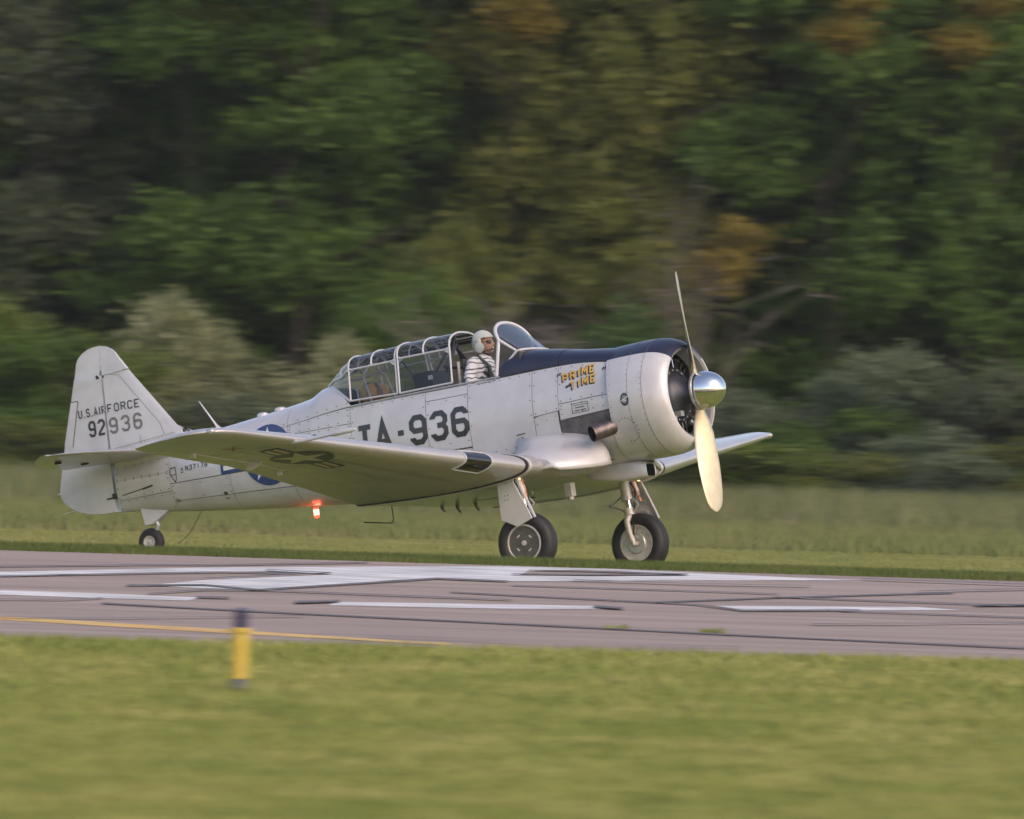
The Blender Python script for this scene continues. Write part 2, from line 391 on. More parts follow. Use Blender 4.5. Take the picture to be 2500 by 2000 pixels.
blades('strip_grass', 200000, (-10, 10), lambda r, x, n: -CAM_D + r.uniform(133.5, 162, n), (0.015, 0.04), (0.003, 0.007), M['gr_strip'], 0.6, 5, 'short mown grass strip under the aeroplane')
blades('meadow_grass', 260000, (-15, 15), lambda r, x, n: -CAM_D + r.uniform(162, 262, n), (0.05, 0.20), (0.006, 0.016), M['gr_mead'], 0.6, 6, 'taller seeding grass between strip and bushes')
M['gr_weed'] = grass_material('tall_weeds', [(0.085, 0.12, 0.045), (0.135, 0.155, 0.07), (0.21, 0.18, 0.12)], 0.3)
blades('tall_weeds', 90000, (-18, 18), lambda r, x, n: -CAM_D + r.triangular(200, 262, 272, n), (0.15, 0.75), (0.010, 0.03), M['gr_weed'], 0.6, 16, 'tall pale weeds in front of the bushes')
for (px, py, k) in ((1505, 1538, 60), (1741, 1547, 130)):
    P = on_runway(px, py)
    o = blades('weed_tuft', k, (P.x - 0.12, P.x + 0.12), lambda r, x, n: np.full(n, P.y) + r.uniform(-0.12, 0.12, n), (0.02, 0.06), (0.006, 0.012), M['gr_near'], 1.2, 9,
               'small green weed growing in the runway crack' if px < 1600 else 'larger green weed tuft in the long runway crack', zf=lambda a, b: ground_z(a, b) + 0.01)
    del o['kind']; o['category'] = 'weed'

# ================================================================== AEROPLANE
YAW, PITCH = math.radians(-30), math.radians(-11)
PLANE_M = Matrix.Translation((2.06588, -0.69200, 2.09694)) @ Matrix.Rotation(YAW, 4, 'Z') @ Matrix.Rotation(PITCH, 4, 'Y')
base_pt = PLANE_M @ Vector((-1.693, 0, -1.80))
plane = empty('training_aeroplane', (0, 0, 0), 1.0)
plane.matrix_world = PLANE_M
tag(plane, 'silver white propeller trainer aeroplane taxiing with open front cockpit', 'aeroplane')

# ---- fuselage skin in (x, s): s 0 bottom centre .. 1/3 widest .. 2/3 sill .. 1 top centre (starboard), mirrored to port
#        x      ztop   zs     ys     w     zc    zbot   n_low n_up
FUS = [(-0.70, 0.615, 0.440, 0.440, 0.605, 0.00, -0.640, 2.0, 2.0),
       (-0.95, 0.655, 0.490, 0.430, 0.600, 0.00, -0.660, 2.0, 2.2),
       (-1.30, 0.702, 0.525, 0.430, 0.580, 0.00, -0.690, 2.1, 2.4),
       (-1.60, 0.752, 0.530, 0.430, 0.555, 0.00, -0.730, 2.3, 2.6),
       (-1.95, 0.800, 0.525, 0.435, 0.535, 0.00, -0.770, 2.5, 2.8),
       (-2.30, 0.820, 0.520, 0.435, 0.520, 0.00, -0.790, 2.6, 2.8),
       (-2.90, 0.830, 0.520, 0.435, 0.510, 0.00, -0.770, 2.6, 2.6),
       (-3.60, 0.840, 0.520, 0.430, 0.495, 0.00, -0.690, 2.5, 2.4),
       (-4.20, 0.845, 0.520, 0.415, 0.470, 0.00, -0.595, 2.4, 2.1),
       (-4.72, 0.835, 0.490, 0.385, 0.440, 0.01, -0.528, 2.3, 1.9),
       (-4.92, 0.750, 0.470, 0.365, 0.425, 0.02, -0.505, 2.3, 1.8),
       (-5.34, 0.692, 0.440, 0.325, 0.390, 0.04, -0.460, 2.2, 1.7),
       (-5.75, 0.650, 0.420, 0.285, 0.350, 0.06, -0.410, 2.2, 1.7),
       (-6.22, 0.608, 0.400, 0.235, 0.300, 0.10, -0.350, 2.1, 1.7),
       (-6.70, 0.570, 0.390, 0.180, 0.245, 0.13, -0.285, 2.0, 1.7),
       (-7.10, 0.545, 0.385, 0.125, 0.190, 0.15, -0.225, 2.0, 1.7),
       (-7.45, 0.530, 0.380, 0.075, 0.130, 0.17, -0.165, 2.0, 1.7),
       (-7.70, 0.520, 0.375, 0.045, 0.080, 0.18, -0.140, 2.0, 1.7)]
_xs = np.array([r[0] for r in FUS])[::-1]
_tab = np.array([r[1:] for r in FUS])[::-1]
def _pchip(xs, ys):
    h = np.diff(xs); dl = np.diff(ys) / h; m = np.zeros(len(xs)); m[0] = dl[0]; m[-1] = dl[-1]
    for i in range(1, len(xs) - 1):
        if dl[i - 1] * dl[i] > 0:
            w1 = 2 * h[i] + h[i - 1]; w2 = h[i] + 2 * h[i - 1]
            m[i] = (w1 + w2) / (w1 / dl[i - 1] + w2 / dl[i])
    return m
_ms = [_pchip(_xs, _tab[:, k]) for k in range(8)]
def fus_par(x):
    x = min(max(x, _xs[0]), _xs[-1]); i = min(max(np.searchsorted(_xs, x) - 1, 0), len(_xs) - 2)
    h = _xs[i + 1] - _xs[i]; t = (x - _xs[i]) / h
    a = (1 + 2 * t) * (1 - t) ** 2; b = t * (1 - t) ** 2; c = t * t * (3 - 2 * t); d = t * t * (t - 1)
    return [a * _tab[i, k] + b * h * _ms[k][i] + c * _tab[i + 1, k] + d * h * _ms[k][i + 1] for k in range(8)]
def fus_pt(x, s, off=0.0):
    """starboard is -y; s in 0..2, port side for s > 1"""
    port = s > 1.0
    if port: s = 2.0 - s
    zt, zs, ys, w, zc, zb, nl, nu = fus_par(x)
    def P(s):
        if s <= 1 / 3:
            t = s * 3 * math.pi / 2
            return w * math.sin(t) ** (2 / nl), zc - (zc - zb) * math.cos(t) ** (2 / nl)
        if s <= 2 / 3:
            t = (s - 1 / 3) * 3
            # quadratic from (w,zc) vertical tangent to (ys,zs)
            return w + (ys - w) * t ** 1.9, zc + (zs - zc) * t
        t = (s - 2 / 3) * 3 * math.pi / 2
        return ys * max(0.0, math.cos(t)) ** (2 / nu), zs + (zt - zs) * math.sin(t) ** (2 / nu)
    y, z = P(s)
    if off:
        e = 0.004; y0, z0 = P(max(0, s - e)); y1, z1 = P(min(1, s + e))
        ty, tz = y1 - y0, z1 - z0; L = math.hypot(ty, tz) or 1
        y += tz / L * off; z += -ty / L * off
        if s <= 0: y = 0
        if s >= 1: y = 0
    return (x, y if port else -y, z)
def s_of(x, z):
    """side parameter for a height between widest point and sill, or below"""
    lo, hi = 0.0, 1.0
    for _ in range(26):
        m = (lo + hi) / 2
        if fus_pt(x, m)[2] < z: lo = m
        else: hi = m
    return (lo + hi) / 2
def s_edge(x):
    """upper limit of the skin: cut away for the cockpit opening"""
    if x > -1.93: return 1.0
    if x > -2.28:
        t = (x + 2.28) / 0.35; return 2 / 3 + (1 / 3) * t ** 0.9
    if x > -4.24: return 2 / 3
    if x > -4.74:
        t = (-4.24 - x) / 0.5; return 2 / 3 + (1 / 3) * t ** 0.85
    return 1.0

NS = 16
def s_rows(x):
    se = s_edge(x)
    lo = [i / NS * (2 / 3) for i in range(NS + 1)]
    up = [2 / 3 + (se - 2 / 3) * i / 8 for i in range(1, 9)]
    return lo + up
fx = sorted(set([r[0] for r in FUS] + list(np.round(np.arange(-7.7, -0.69, 0.1), 3)) + [-1.93, -2.28, -4.24, -4.74]), reverse=True)
g = MB(); rows = []
for x in fx:
    sr = s_rows(x)
    half = [fus_pt(x, s, -0.028) for s in sr]
    rows.append(half + [(p[0], -p[1], p[2]) for p in half[::-1]])
nh = NS + 9
def skip_open(i, j):
    xm = (fx[i] + fx[i + 1]) / 2
    if j == nh - 1: return -4.74 < xm < -1.93
    if NS <= j < nh - 1 or nh - 1 < j < nh + 8: return -4.24 < xm < -2.28
    return False
g.grid(rows, 0, skip=skip_open)
back = rows[-1]; g.add(back, [tuple(range(len(back)))])
fuselage = g.build('fuselage', M['seam'], plane, angle=40)

# ---- skin panels laid over the frame, seams open between them
GAP = 0.0034
FAST = MB()
def fastener_at(p, q, r=0.0075):
    """small dark screw head on skin point p with outward normal from q"""
    n = (Vector(p) - Vector(q)).normalized(); a = n.orthogonal().normalized(); b = n.cross(a)
    c = Vector(p) + n * 0.0022
    ring = [c + (a * math.cos(k * math.pi / 3) + b * math.sin(k * math.pi / 3)) * r for k in range(6)]
    FAST.add(ring, [(0, 1, 2, 3, 4, 5)])
def panel(x0, x1, s0, s1, mat='paint', name='skin_panel', off=0.0, rivets=True, both=True, step=0.07, pitch=0.13):
    """x0 > x1; s0, s1 numbers or functions of x; built on starboard and mirrored to port"""
    f0 = s0 if callable(s0) else (lambda x: s0); f1 = s1 if callable(s1) else (lambda x: s1)
    X0, X1 = x0 - GAP, x1 + GAP; nx = max(2, int(abs(X0 - X1) / step) + 1)
    xm = (X0 + X1) / 2; wide = abs(f1(xm) - f0(xm)); ns = max(3, int(wide * 26) + 1)
    rows = []; inner = []
    for i in range(nx + 1):
        x = lerp(X0, X1, i / nx); a, b = f0(x), f1(x)
        gs = GAP / 1.5
        if a > 0: a += gs
        if b < 1.999 and b != 1.0: b -= gs
        rows.append([fus_pt(x, lerp(a, b, j / ns), off) for j in range(ns + 1)])
    for side in ((1, -1) if both else (1,)):
        g = MB(); rr = [[(p[0], p[1] * side, p[2]) for p in r] for r in rows]
        g.grid(rr, 0)
        o = g.build(name, M[mat], fuselage, angle=60); 
        md = o.modifiers.new('thickness', 'SOLIDIFY'); md.thickness = 0.004; md.offset = -1; o.modifiers.new('crisp', 'EDGE_SPLIT')
        if rivets:
            def put(x, s):
                p = fus_pt(x, s, off); q = fus_pt(x, s, off - 0.05)
                fastener_at((p[0], p[1] * side, p[2]), (q[0], q[1] * side, q[2]))
            n = max(2, int(abs(X0 - X1) / pitch))
            for i in range(n + 1):
                x = lerp(X0 - 0.03, X1 + 0.03, i / n); ds = 0.018
                if f1(x) < 1: put(x, f1(x) - ds)
                if 0 < f0(x): put(x, f0(x) + ds)
            n = max(2, int(wide * 11))
            for i in range(1, n):
                for x in (X0 - 0.025, X1 + 0.025): put(x, lerp(f0(x), f1(x), i / n))
zf = lambda za, zb, xa, xb: (lambda x: s_of(x, lerp(za, zb, (x - xa) / (xb - xa))))
sill = 2 / 3
# nose side panels
s_pt = zf(0.10, 0.09, -0.78, -1.47); s_st = zf(-0.075, -0.10, -0.78, -1.50); s_rc = zf(-0.30, -0.31, -0.78, -1.5)
panel(-0.70, -1.47, s_pt, sill, off=0.003)
panel(-0.70, -1.47, s_st, s_pt)
panel(-0.70, -1.49, s_rc, s_st, mat='soot', off=-0.022, rivets=False)
panel(-0.70, -1.49, 0.0, s_rc)
s_m = zf(0.02, 0.0, -1.47, -1.82)
panel(-1.47, -1.82, s_m, sill); panel(-1.49, -1.82, 0.0, s_m)
s_lo = zf(-0.36, -0.38, -1.82, -4.26)
panel(-1.82, -2.68, s_lo, sill)
s_a0 = zf(-0.20, -0.19, -2.68, -3.24); s_a1 = zf(0.41, 0.41, -2.68, -3.24)
panel(-2.68, -3.24, s_a1, sill, rivets=False); panel(-2.68, -3.24, s_a0, s_a1, rivets=True, pitch=0.19); panel(-2.68, -3.24, s_lo, s_a0, rivets=False)
panel(-3.24, -4.26, s_lo, sill)
panel(-1.82, -3.0, 0.0, s_lo, rivets=False); panel(-3.0, -4.26, 0.0, s_lo, rivets=False)
# aft
s_k1 = zf(0.33, 0.36, -4.26, -6.2); s_k2 = zf(0.0, 0.06, -4.26, -6.85); s_k3 = zf(-0.30, -0.14, -4.26, -6.85)
panel(-4.26, -5.15, s_k1, sill); panel(-4.26, -5.15, s_k2, s_k1); panel(-4.26, -5.15, s_k3, s_k2, rivets=False); panel(-4.26, -5.15, 0, s_k3, rivets=False)
panel(-5.15, -6.02, s_k1, sill, rivets=False); panel(-5.15, -6.02, s_k2, s_k1, rivets=False); panel(-5.15, -6.02, s_k3, s_k2, rivets=False); panel(-5.15, -6.02, 0, s_k3, rivets=False)
panel(-6.02, -6.88, s_k2, sill, rivets=False); panel(-6.02, -6.88, s_k3, s_k2, pitch=0.3); panel(-6.02, -6.88, 0, s_k3, rivets=False)
s_t1 = zf(0.20, 0.22, -6.88, -7.7); s_t2 = zf(-0.02, -0.01, -6.88, -7.7)
panel(-6.88, -7.70, s_t1, sill); panel(-6.88, -7.70, s_t2, s_t1); panel(-6.88, -7.70, 0, s_t2)
# top: navy antiglare deck, turtle deck, spine
def top_panel(x0, x1, mat):
    X0, X1 = x0 - GAP, x1 + GAP; nx = max(3, int(abs(X0 - X1) / 0.06)); g = MB(); rows = []
    for i in range(nx + 1):
        x = lerp(X0, X1, i / nx); se = s_edge(x); a = sill + 0.004
        h = [fus_pt(x, lerp(a, max(se, a + 0.0008), j / 10), 0.0) for j in range(11)]
        rows.append(h + [(p[0], -p[1], p[2]) for p in h[::-1]])
    g.grid(rows, 0, skip=lambda i, j: j == 10 and -4.74 < lerp(X0, X1, (i + 0.5) / nx) < -1.93)
    o = g.build('skin_panel', M[mat], fuselage, angle=60); md = o.modifiers.new('thickness', 'SOLIDIFY'); md.thickness = 0.004; md.offset = -1; o.modifiers.new('crisp', 'EDGE_SPLIT')
    for i in range(int(abs(X0 - X1) / 0.14)):
        x = X0 - 0.05 - i * 0.14
        if s_edge(x) > sill + 0.05:
            fastener_at(fus_pt(x, sill + 0.03), fus_pt(x, sill + 0.03, -0.05))
    return o
top_panel(-0.70, -1.47, 'navy'); top_panel(-1.47, -2.275, 'navy')
top_panel(-4.245, -5.15, 'paint'); top_panel(-5.15, -6.02, 'paint'); top_panel(-6.02, -7.70, 'paint')
FAST.build('fastener', M['wire'], fuselage, recalc=False)['kind'] = 'stuff'
# small fittings on the spine
g = MB()
for x in (-5.42, -5.66):
    z = fus_par(x)[0]; g.lathe([(0, 0.07), (0.03, 0.066), (0.045, 0.04), (0.05, 0.0)], 'z', 16, 0, (x, 0, z - 0.012))
g.build('spine_cap', M['paint'], fuselage)
g = MB(); g.tube([(-2.25, -0.437, 0.535), (-2.9, -0.438, 0.535), (-3.6, -0.433, 0.532), (-4.26, -0.42, 0.525)], 0.012, 8); g.tube([(-2.25, 0.437, 0.535), (-2.9, 0.438, 0.535), (-3.6, 0.433, 0.532), (-4.26, 0.42, 0.525)], 0.012, 8)
g.build('canopy_rail', M['steel'], fuselage)
g = MB(); g.box((-1.98, 0, 0.60), (0.02, 0.80, 0.36)); g.box((-3.3, 0, -0.42), (2.6, 0.8, 0.03)); g.box((-4.62, 0, 0.1), (0.02, 0.72, 1.0))
g.build('cockpit_lining', M['interior'], plane)

def side_y(x, z):
    return -fus_pt(x, s_of(x, z))[1]
def side_pt(u, v, off):
    """point on the starboard skin at body x = u, z = v"""
    s = s_of(u, v); return fus_pt(u, s, off)

# ---- lettering: stroke glyphs on a 4 x 6 cell
GL = {'0': [[(0, 1), (0, 5), (1, 6), (3, 6), (4, 5), (4, 1), (3, 0), (1, 0), (0, 1)]],
      '9': [[(0, 1.2), (0, 1), (1, 0), (3, 0), (4, 1), (4, 5), (3, 6), (1, 6), (0, 5), (0, 3.6), (0.8, 2.8), (4, 2.8)]],
      '2': [[(0, 4.8), (0, 5), (1, 6), (3, 6), (4, 5), (4, 3.9), (0, 0.6), (0, 0), (4, 0)]],
      '3': [[(0, 4.8), (0, 5), (1, 6), (3, 6), (4, 5), (4, 4), (3.2, 3.1), (4, 2.2), (4, 1), (3, 0), (1, 0), (0, 1), (0, 1.2)], [(1.5, 3.1), (3.2, 3.1)]],
      '6': [[(4, 4.8), (4, 5), (3, 6), (1, 6), (0, 5), (0, 1), (1, 0), (3, 0), (4, 1), (4, 2.4), (3.2, 3.2), (0, 3.2)]],
      '7': [[(0, 6), (4, 6), (4, 5.4), (1.4, 0)]], '1': [[(2, 0), (2, 6)]], '8': [[(1, 3), (0, 2.2), (0, 1), (1, 0), (3, 0), (4, 1), (4, 2.2), (3, 3), (1, 3), (0, 3.8), (0, 5), (1, 6), (3, 6), (4, 5), (4, 3.8), (3, 3)]],
      'T': [[(0, 6), (4, 6)], [(2, 5.6), (2, 0)]], 'A': [[(0, 0), (2, 6.1), (4, 0)], [(0.8, 1.8), (3.2, 1.8)]], '-': [[(1.1, 3), (2.9, 3)]],
      'U': [[(0, 6), (0, 1), (1, 0), (3, 0), (4, 1), (4, 6)]], 'S': [[(4, 4.8), (4, 5), (3, 6), (1, 6), (0, 5), (0, 4), (1, 3), (3, 3), (4, 2), (4, 1), (3, 0), (1, 0), (0, 1), (0, 1.2)]],
      '.': [[(1.3, 0), (2.9, 0)]], 'I': [[(2, 0), (2, 6)]], 'R': [[(0, 0), (0, 6), (3, 6), (4, 5), (4, 4), (3, 3), (0.5, 3)], [(2.4, 2.6), (4, 0)]],
      'F': [[(4, 6), (0, 6), (0, 0)], [(0.5, 3), (3, 3)]], 'O': [[(0, 1), (0, 5), (1, 6), (3, 6), (4, 5), (4, 1), (3, 0), (1, 0), (0, 1)]],
      'C': [[(4, 4.8), (4, 5), (3, 6), (1, 6), (0, 5), (0, 1), (1, 0), (3, 0), (4, 1), (4, 1.2)]], 'E': [[(4, 6), (0, 6), (0, 0), (4, 0)], [(0.5, 3), (3, 3)]],
      'P': [[(0, 0), (0, 6), (3, 6), (4, 5), (4, 3.6), (3, 2.7), (0.5, 2.7)]], 'M': [[(0, 0), (0, 6), (2, 2.5), (4, 6), (4, 0)]], 'N': [[(0, 0), (0, 6), (4, 0), (4, 6)]],
      'D': [[(0, 0), (0, 6), (3, 6), (4, 5), (4, 1), (3, 0), (0, 0)]], 'V': [[(0, 6), (2, 0), (4, 6)]], 'L': [[(0, 6), (0, 0), (4, 0)]], 'G': [[(4, 5), (3, 6), (1, 6), (0, 5), (0, 1), (1, 0), (3, 0), (4, 1), (4, 2.6), (2.4, 2.6)]], 'B': [[(0, 0), (0, 6), (3, 6), (4, 5), (4, 4), (3, 3), (4, 2), (4, 1), (3, 0), (0, 0)]]}
def strokes_mesh(g, lines, thick, mp, base_off, seg=0.03):
    """mitred strips; mp(u, v, off) -> point"""
    for li, ln in enumerate(lines):
        pts = [Vector(p) for p in ln]
        closed = (pts[0] - pts[-1]).length < 1e-6
        if closed: pts = pts[:-1]
        n = len(pts); L = []; R = []
        for i, p in enumerate(pts):
            a = pts[i - 1] if (i > 0 or closed) else None; b = pts[(i + 1) % n] if (i < n - 1 or closed) else None
            d1 = (p - a).normalized() if a is not None else (b - p).normalized()
            d2 = (b - p).normalized() if b is not None else d1
            n1 = Vector((-d1.y, d1.x)); n2 = Vector((-d2.y, d2.x)); m = n1 + n2
            m = m / max(0.35, m.length_squared) * 2 if m.length > 1e-6 else n1
            L.append(p + m * thick / 2); R.append(p - m * thick / 2)
        rng = range(n if closed else n - 1)
        for i in rng:
            j = (i + 1) % n; k = max(1, int((pts[j] - pts[i]).length / seg)); q = max(1, int(thick / seg))
            rows = []
            for t in range(k + 1):
                a = L[i].lerp(L[j], t / k); b = R[i].lerp(R[j], t / k)
                rows.append([mp(*a.lerp(b, e / q), base_off + 0.0004 * li) for e in range(q + 1)])
            g.grid(rows)
def text(name, txt, x, z, h, wd, adv, thick, mp, mat, parent, off=0.0035, slope=0.0, slant=0.0, seg=0.03):
    """x,z left bottom of the first cell; h cell height; wd cell width; slope = rise per unit run"""
    g = MB(); cx = x; single = h > 0.05; out = None
    for ch in txt:
        if ch != ' ':
            ls = []; nx_ = cx - (0.225 * adv if ch in '.I' else 0)
            for ln in GL[ch]:
                ls.append([(nx_ + thick / 2 + a / 4 * (wd - thick) + slant * (b / 6) * h, z + slope * (cx - x) + thick / 2 + b / 6 * (h - thick)) for a, b in ln])
            strokes_mesh(g, ls, thick, mp, off, seg)
            if single: out = g.build(name, M[mat], parent, recalc=False, smooth=False); g = MB()
        cx += adv * (0.55 if ch in '.I ' else 1.0) if ch != '-' else adv * 0.75
    if not single:
        out = g.build(name, M[mat], parent, recalc=False, smooth=False); out['kind'] = 'stuff'
    return out
# fuselage code
x = -4.19
for ch, xx in (('T', -4.19), ('A', -3.95), ('9', -3.475), ('3', -3.195), ('6', -2.915)):
    text('fuselage_code', ch, xx, -0.062, 0.345, 0.235 if ch != 'T' else 0.225, 0.28, 0.062, side_pt, 'black', fuselage)
text('fuselage_code', '-', -3.71, -0.062, 0.345, 0.235, 0.28, 0.062, side_pt, 'black', fuselage)
text('registration', 'N37178', -6.635, 0.172, 0.062, 0.040, 0.056, 0.010, side_pt, 'black', fuselage, seg=0.02)
# nose name
def nose_pt(u, v, off): return side_pt(u, v, off)
for dx, dz, mat, off, th in ((-0.014, -0.014, 'black', 0.0065, 0.026), (0, 0, 'gold', 0.009, 0.021)):
    text('nose_name', 'PRIME', -1.400, 0.325, 0.100, 0.080, 0.098, th, lambda u, v, o: side_pt(u + dx, v + dz, o), mat, fuselage, off=off, slope=0.15, slant=-0.10)
    text('nose_name', 'TIME', -1.300, 0.218, 0.100, 0.084, 0.106, th, lambda u, v, o: side_pt(u + dx, v + dz, o), mat, fuselage, off=off, slope=0.15, slant=-0.10)
for (a, b) in ((-1.478, 0.405), (-1.448, 0.412), (-0.885, 0.385), (-0.855, 0.392)):
    g = MB(); strokes_mesh(g, [[(a, b), (a + 0.012, b + 0.03)]], 0.020, side_pt, 0.0065); g.build('quote_mark', M['black'], fuselage, recalc=False, smooth=False)
g = MB(); strokes_mesh(g, [[(-1.36, 0.262), (-1.27, 0.288)]], 0.026, side_pt, 0.0065)
g.build('dash', M['black'], fuselage, recalc=False, smooth=False)
# placard on the nose panel
g = MB(); strokes_mesh(g, [[(-1.29, -0.045), (-1.29, 0.062), (-1.075, 0.062), (-1.075, -0.045), (-1.29, -0.045)]], 0.006, side_pt, 0.004)
g.build('placard_border', M['black'], fuselage, recalc=False, smooth=False)
text('placard_text', 'ACCESS FOR FIRE', -1.265, 0.030, 0.016, 0.010, 0.0135, 0.0030, side_pt, 'black', fuselage, seg=0.01)
def word_marks(name, words, z, h):
    """print too small to read in the photo: one fine bar per word"""
    g = MB(); strokes_mesh(g, [[(a, z), (b, z + 0.002)] for a, b in words], h, side_pt, 0.004, 0.02)
    g.build(name, M['black'], fuselage, recalc=False, smooth=False)['kind'] = 'stuff'
word_marks('placard_print', [(-1.25, -1.12)], 0.010, 0.009)
word_marks('placard_print', [(-1.26, -1.19), (-1.175, -1.105)], -0.022, 0.010)
word_marks('sill_print', [(-2.555, -2.515), (-2.50, -2.385), (-2.375, -2.36), (-2.345, -2.30)], 0.499, 0.007)
# small state outline emblem and triangle on the rear fuselage
g = MB(); strokes_mesh(g, [[(-6.855, 0.235), (-6.785, 0.238), (-6.775, 0.17), (-6.78, 0.10), (-6.80, 0.07), (-6.83, 0.115), (-6.86, 0.17), (-6.855, 0.235)]], 0.010, side_pt, 0.004, 0.02)
strokes_mesh(g, [[(-6.85, 0.155), (-6.785, 0.155)], [(-6.70, 0.185), (-6.685, 0.215), (-6.67, 0.185)], [(-6.705, 0.165), (-6.665, 0.165)]], 0.008, side_pt, 0.004, 0.02)
g.build('emblem', M['black'], fuselage, recalc=False, smooth=False)['kind'] = 'stuff'
# small marks
g = MB()
for (a, b) in ((-2.02, -0.20), (-1.99, -0.235), (-2.05, -0.235), (-2.02, -0.26)): strokes_mesh(g, [[(a, b), (a + 0.016, b)]], 0.014, side_pt, 0.003)
strokes_mesh(g, [[(-2.08, -0.165), (-1.96, -0.16)]], 0.012, side_pt, 0.003); strokes_mesh(g, [[(-6.16, -0.225), (-6.10, -0.225)]], 0.010, side_pt, 0.003); strokes_mesh(g, [[(-6.86, -0.13), (-6.80, -0.13)], [(-6.86, -0.15), (-6.80, -0.15)]], 0.008, side_pt, 0.003)
g.build('stencil', M['wire'], fuselage, recalc=False, smooth=False)['kind'] = 'stuff'
g = MB()
p = fus_pt(-6.13, s_of(-6.13, -0.165)); g.lathe([(0, 0.0), (0, 0.024), (0.004, 0.026)], 'y', 16, 0, (p[0], p[1] - 0.006, p[2])); g.build('drain_hole', M['dark'], fuselage)
g = MB(); strokes_mesh(g, [[(-7.62, 0.045), (-7.28, 0.075)]], 0.010, side_pt, 0.004); strokes_mesh(g, [[(-7.30, 0.070), (-7.14, 0.088)]], 0.020, side_pt, 0.005)
g.build('elevator_cable', M['dark'], fuselage, recalc=False, smooth=False)

def flat_poly(name, poly, mp, mat, parent, off, step=0.04):
    bm = bmesh.new(); vs = [bm.verts.new((a, b, 0)) for a, b in poly]; bm.faces.new(vs)
    bmesh.ops.triangulate(bm, faces=bm.faces)
    us = [p[0] for p in poly]; ws = [p[1] for p in poly]
    for k, lo, hi in ((0, min(us), max(us)), (1, min(ws), max(ws))):
        c = lo + step
        while c < hi:
            co = [0, 0, 0]; no = [0, 0, 0]; co[k] = c; no[k] = 1
            bmesh.ops.bisect_plane(bm, geom=bm.verts[:] + bm.edges[:] + bm.faces[:], plane_co=co, plane_no=no); c += step
    for v in bm.verts: v.co = Vector(mp(v.co.x, v.co.y, off))
    me = bpy.data.meshes.new(name); bm.to_mesh(me); bm.free()
    return link(name, me, mat, parent)
def star(cx, cy, r, rot=math.pi / 2):
    return [(cx + (r if k % 2 == 0 else r * 0.382) * math.cos(rot + k * math.pi / 5), cy + (r if k % 2 == 0 else r * 0.382) * math.sin(rot + k * math.pi / 5)) for k in range(10)]
def circ(cx, cy, r, n=40): return [(cx + r * math.cos(2 * math.pi * k / n), cy + r * math.sin(2 * math.pi * k / n)) for k in range(n)]
def rect(x0, y0, x1, y1): return [(x0, y0), (x1, y0), (x1, y1), (x0, y1)]
def insignia(cx, cy, r, mp, parent, o0, bar_axis='u', rot=math.pi / 2, tone=None):
    """disc, star and bars"""
    t = tone or {}
    B, W_, R_ = M[t.get('b', 'insig_blue')], M[t.get('w', 'insig_white')], M[t.get('r', 'insig_red')]
    e = r * 0.125
    f = (lambda p: [(cx + a, cy + b) for a, b in p]) if bar_axis == 'u' else (lambda p: [(cx + b, cy + a) for a, b in p])
    flat_poly('insignia_disc', circ(cx, cy, r + e * 0.6), mp, B, parent, o0)
    for sgn in (1, -1):
        q = lambda a0, b0, a1, b1: f([(sgn * a, b) for a, b in rect(a0, b0, a1, b1)])
        flat_poly('insignia_bar', q(r * 0.80, -r * 0.25 - e, 2 * r + e, r * 0.25 + e), mp, B, parent, o0 - 0.0008)
        flat_poly('insignia_bar', q(r + e * 0.6, -r * 0.25, 2 * r, r * 0.25), mp, W_, parent, o0 + 0.0008)
        flat_poly('insignia_bar', q(r + e * 0.6, -r * 0.085, 2 * r, r * 0.085), mp, R_, parent, o0 + 0.0016)
    flat_poly('insignia_star', star(cx, cy, r, rot), mp, W_, parent, o0 + 0.0008)
insignia(-5.44, 0.165, 0.325, side_pt, fuselage, 0.004)

# ---- engine cowling
g = MB()
cprof = [(-0.90, 0.615), (-0.90, 0.655), (-0.75, 0.664), (-0.55, 0.668), (-0.42, 0.668), (-0.32, 0.662), (-0.24, 0.648), (-0.17, 0.622), (-0.11, 0.585), (-0.075, 0.545), (-0.07, 0.52), (-0.09, 0.492), (-0.15, 0.478), (-0.25, 0.474)]
NCW = 120
def cowl_ring(x, r, off=0.0):
    row = []
    for k in range(NCW):
        t = 2 * math.pi * k / NCW; y, z = math.cos(t), math.sin(t)
        xx = x + (0.12 * y * y * max(0, min(1, (-x - 0.45) / 0.45)) if x < -0.45 else 0)
        rr = r + off
        row.append((xx, y * rr, z * rr))
    return row
def cowl_mat(i, j):
    t = (j + 0.5) / NCW * 360
    return 1 if 48 < t < 132 else 0
g.grid([cowl_ring(x, r, -0.004) for x, r in cprof], 2, close_v=True)
cowling = g.build('engine_cowling', [M['paint'], M['navy'], M['seam']], plane)
def prof_r(x):
    for a, b in zip(cprof[1:], cprof[2:]):
        if a[0] <= x <= b[0]: return lerp(a[1], b[1], (x - a[0]) / (b[0] - a[0]))
    return 0.66
def band(xs_r):
    for t0, t1 in ((-0.06, 0.94),):
        g = MB(); g.grid([cowl_ring(x, r) for x, r in xs_r], cowl_mat, close_v=True)
        o = g.build('cowl_band', [M['paint'], M['navy']], cowling); md = o.modifiers.new('thickness', 'SOLIDIFY'); md.thickness = 0.004; md.offset = -1; o.modifiers.new('crisp', 'EDGE_SPLIT')
band([(x, prof_r(x)) for x in (-0.895, -0.80, -0.70, -0.60, -0.545)])
band([(x, prof_r(x)) for x in (-0.536, -0.46, -0.40, -0.34)])
band([(-0.331, prof_r(-0.331))] + cprof[6:])
g = MB()
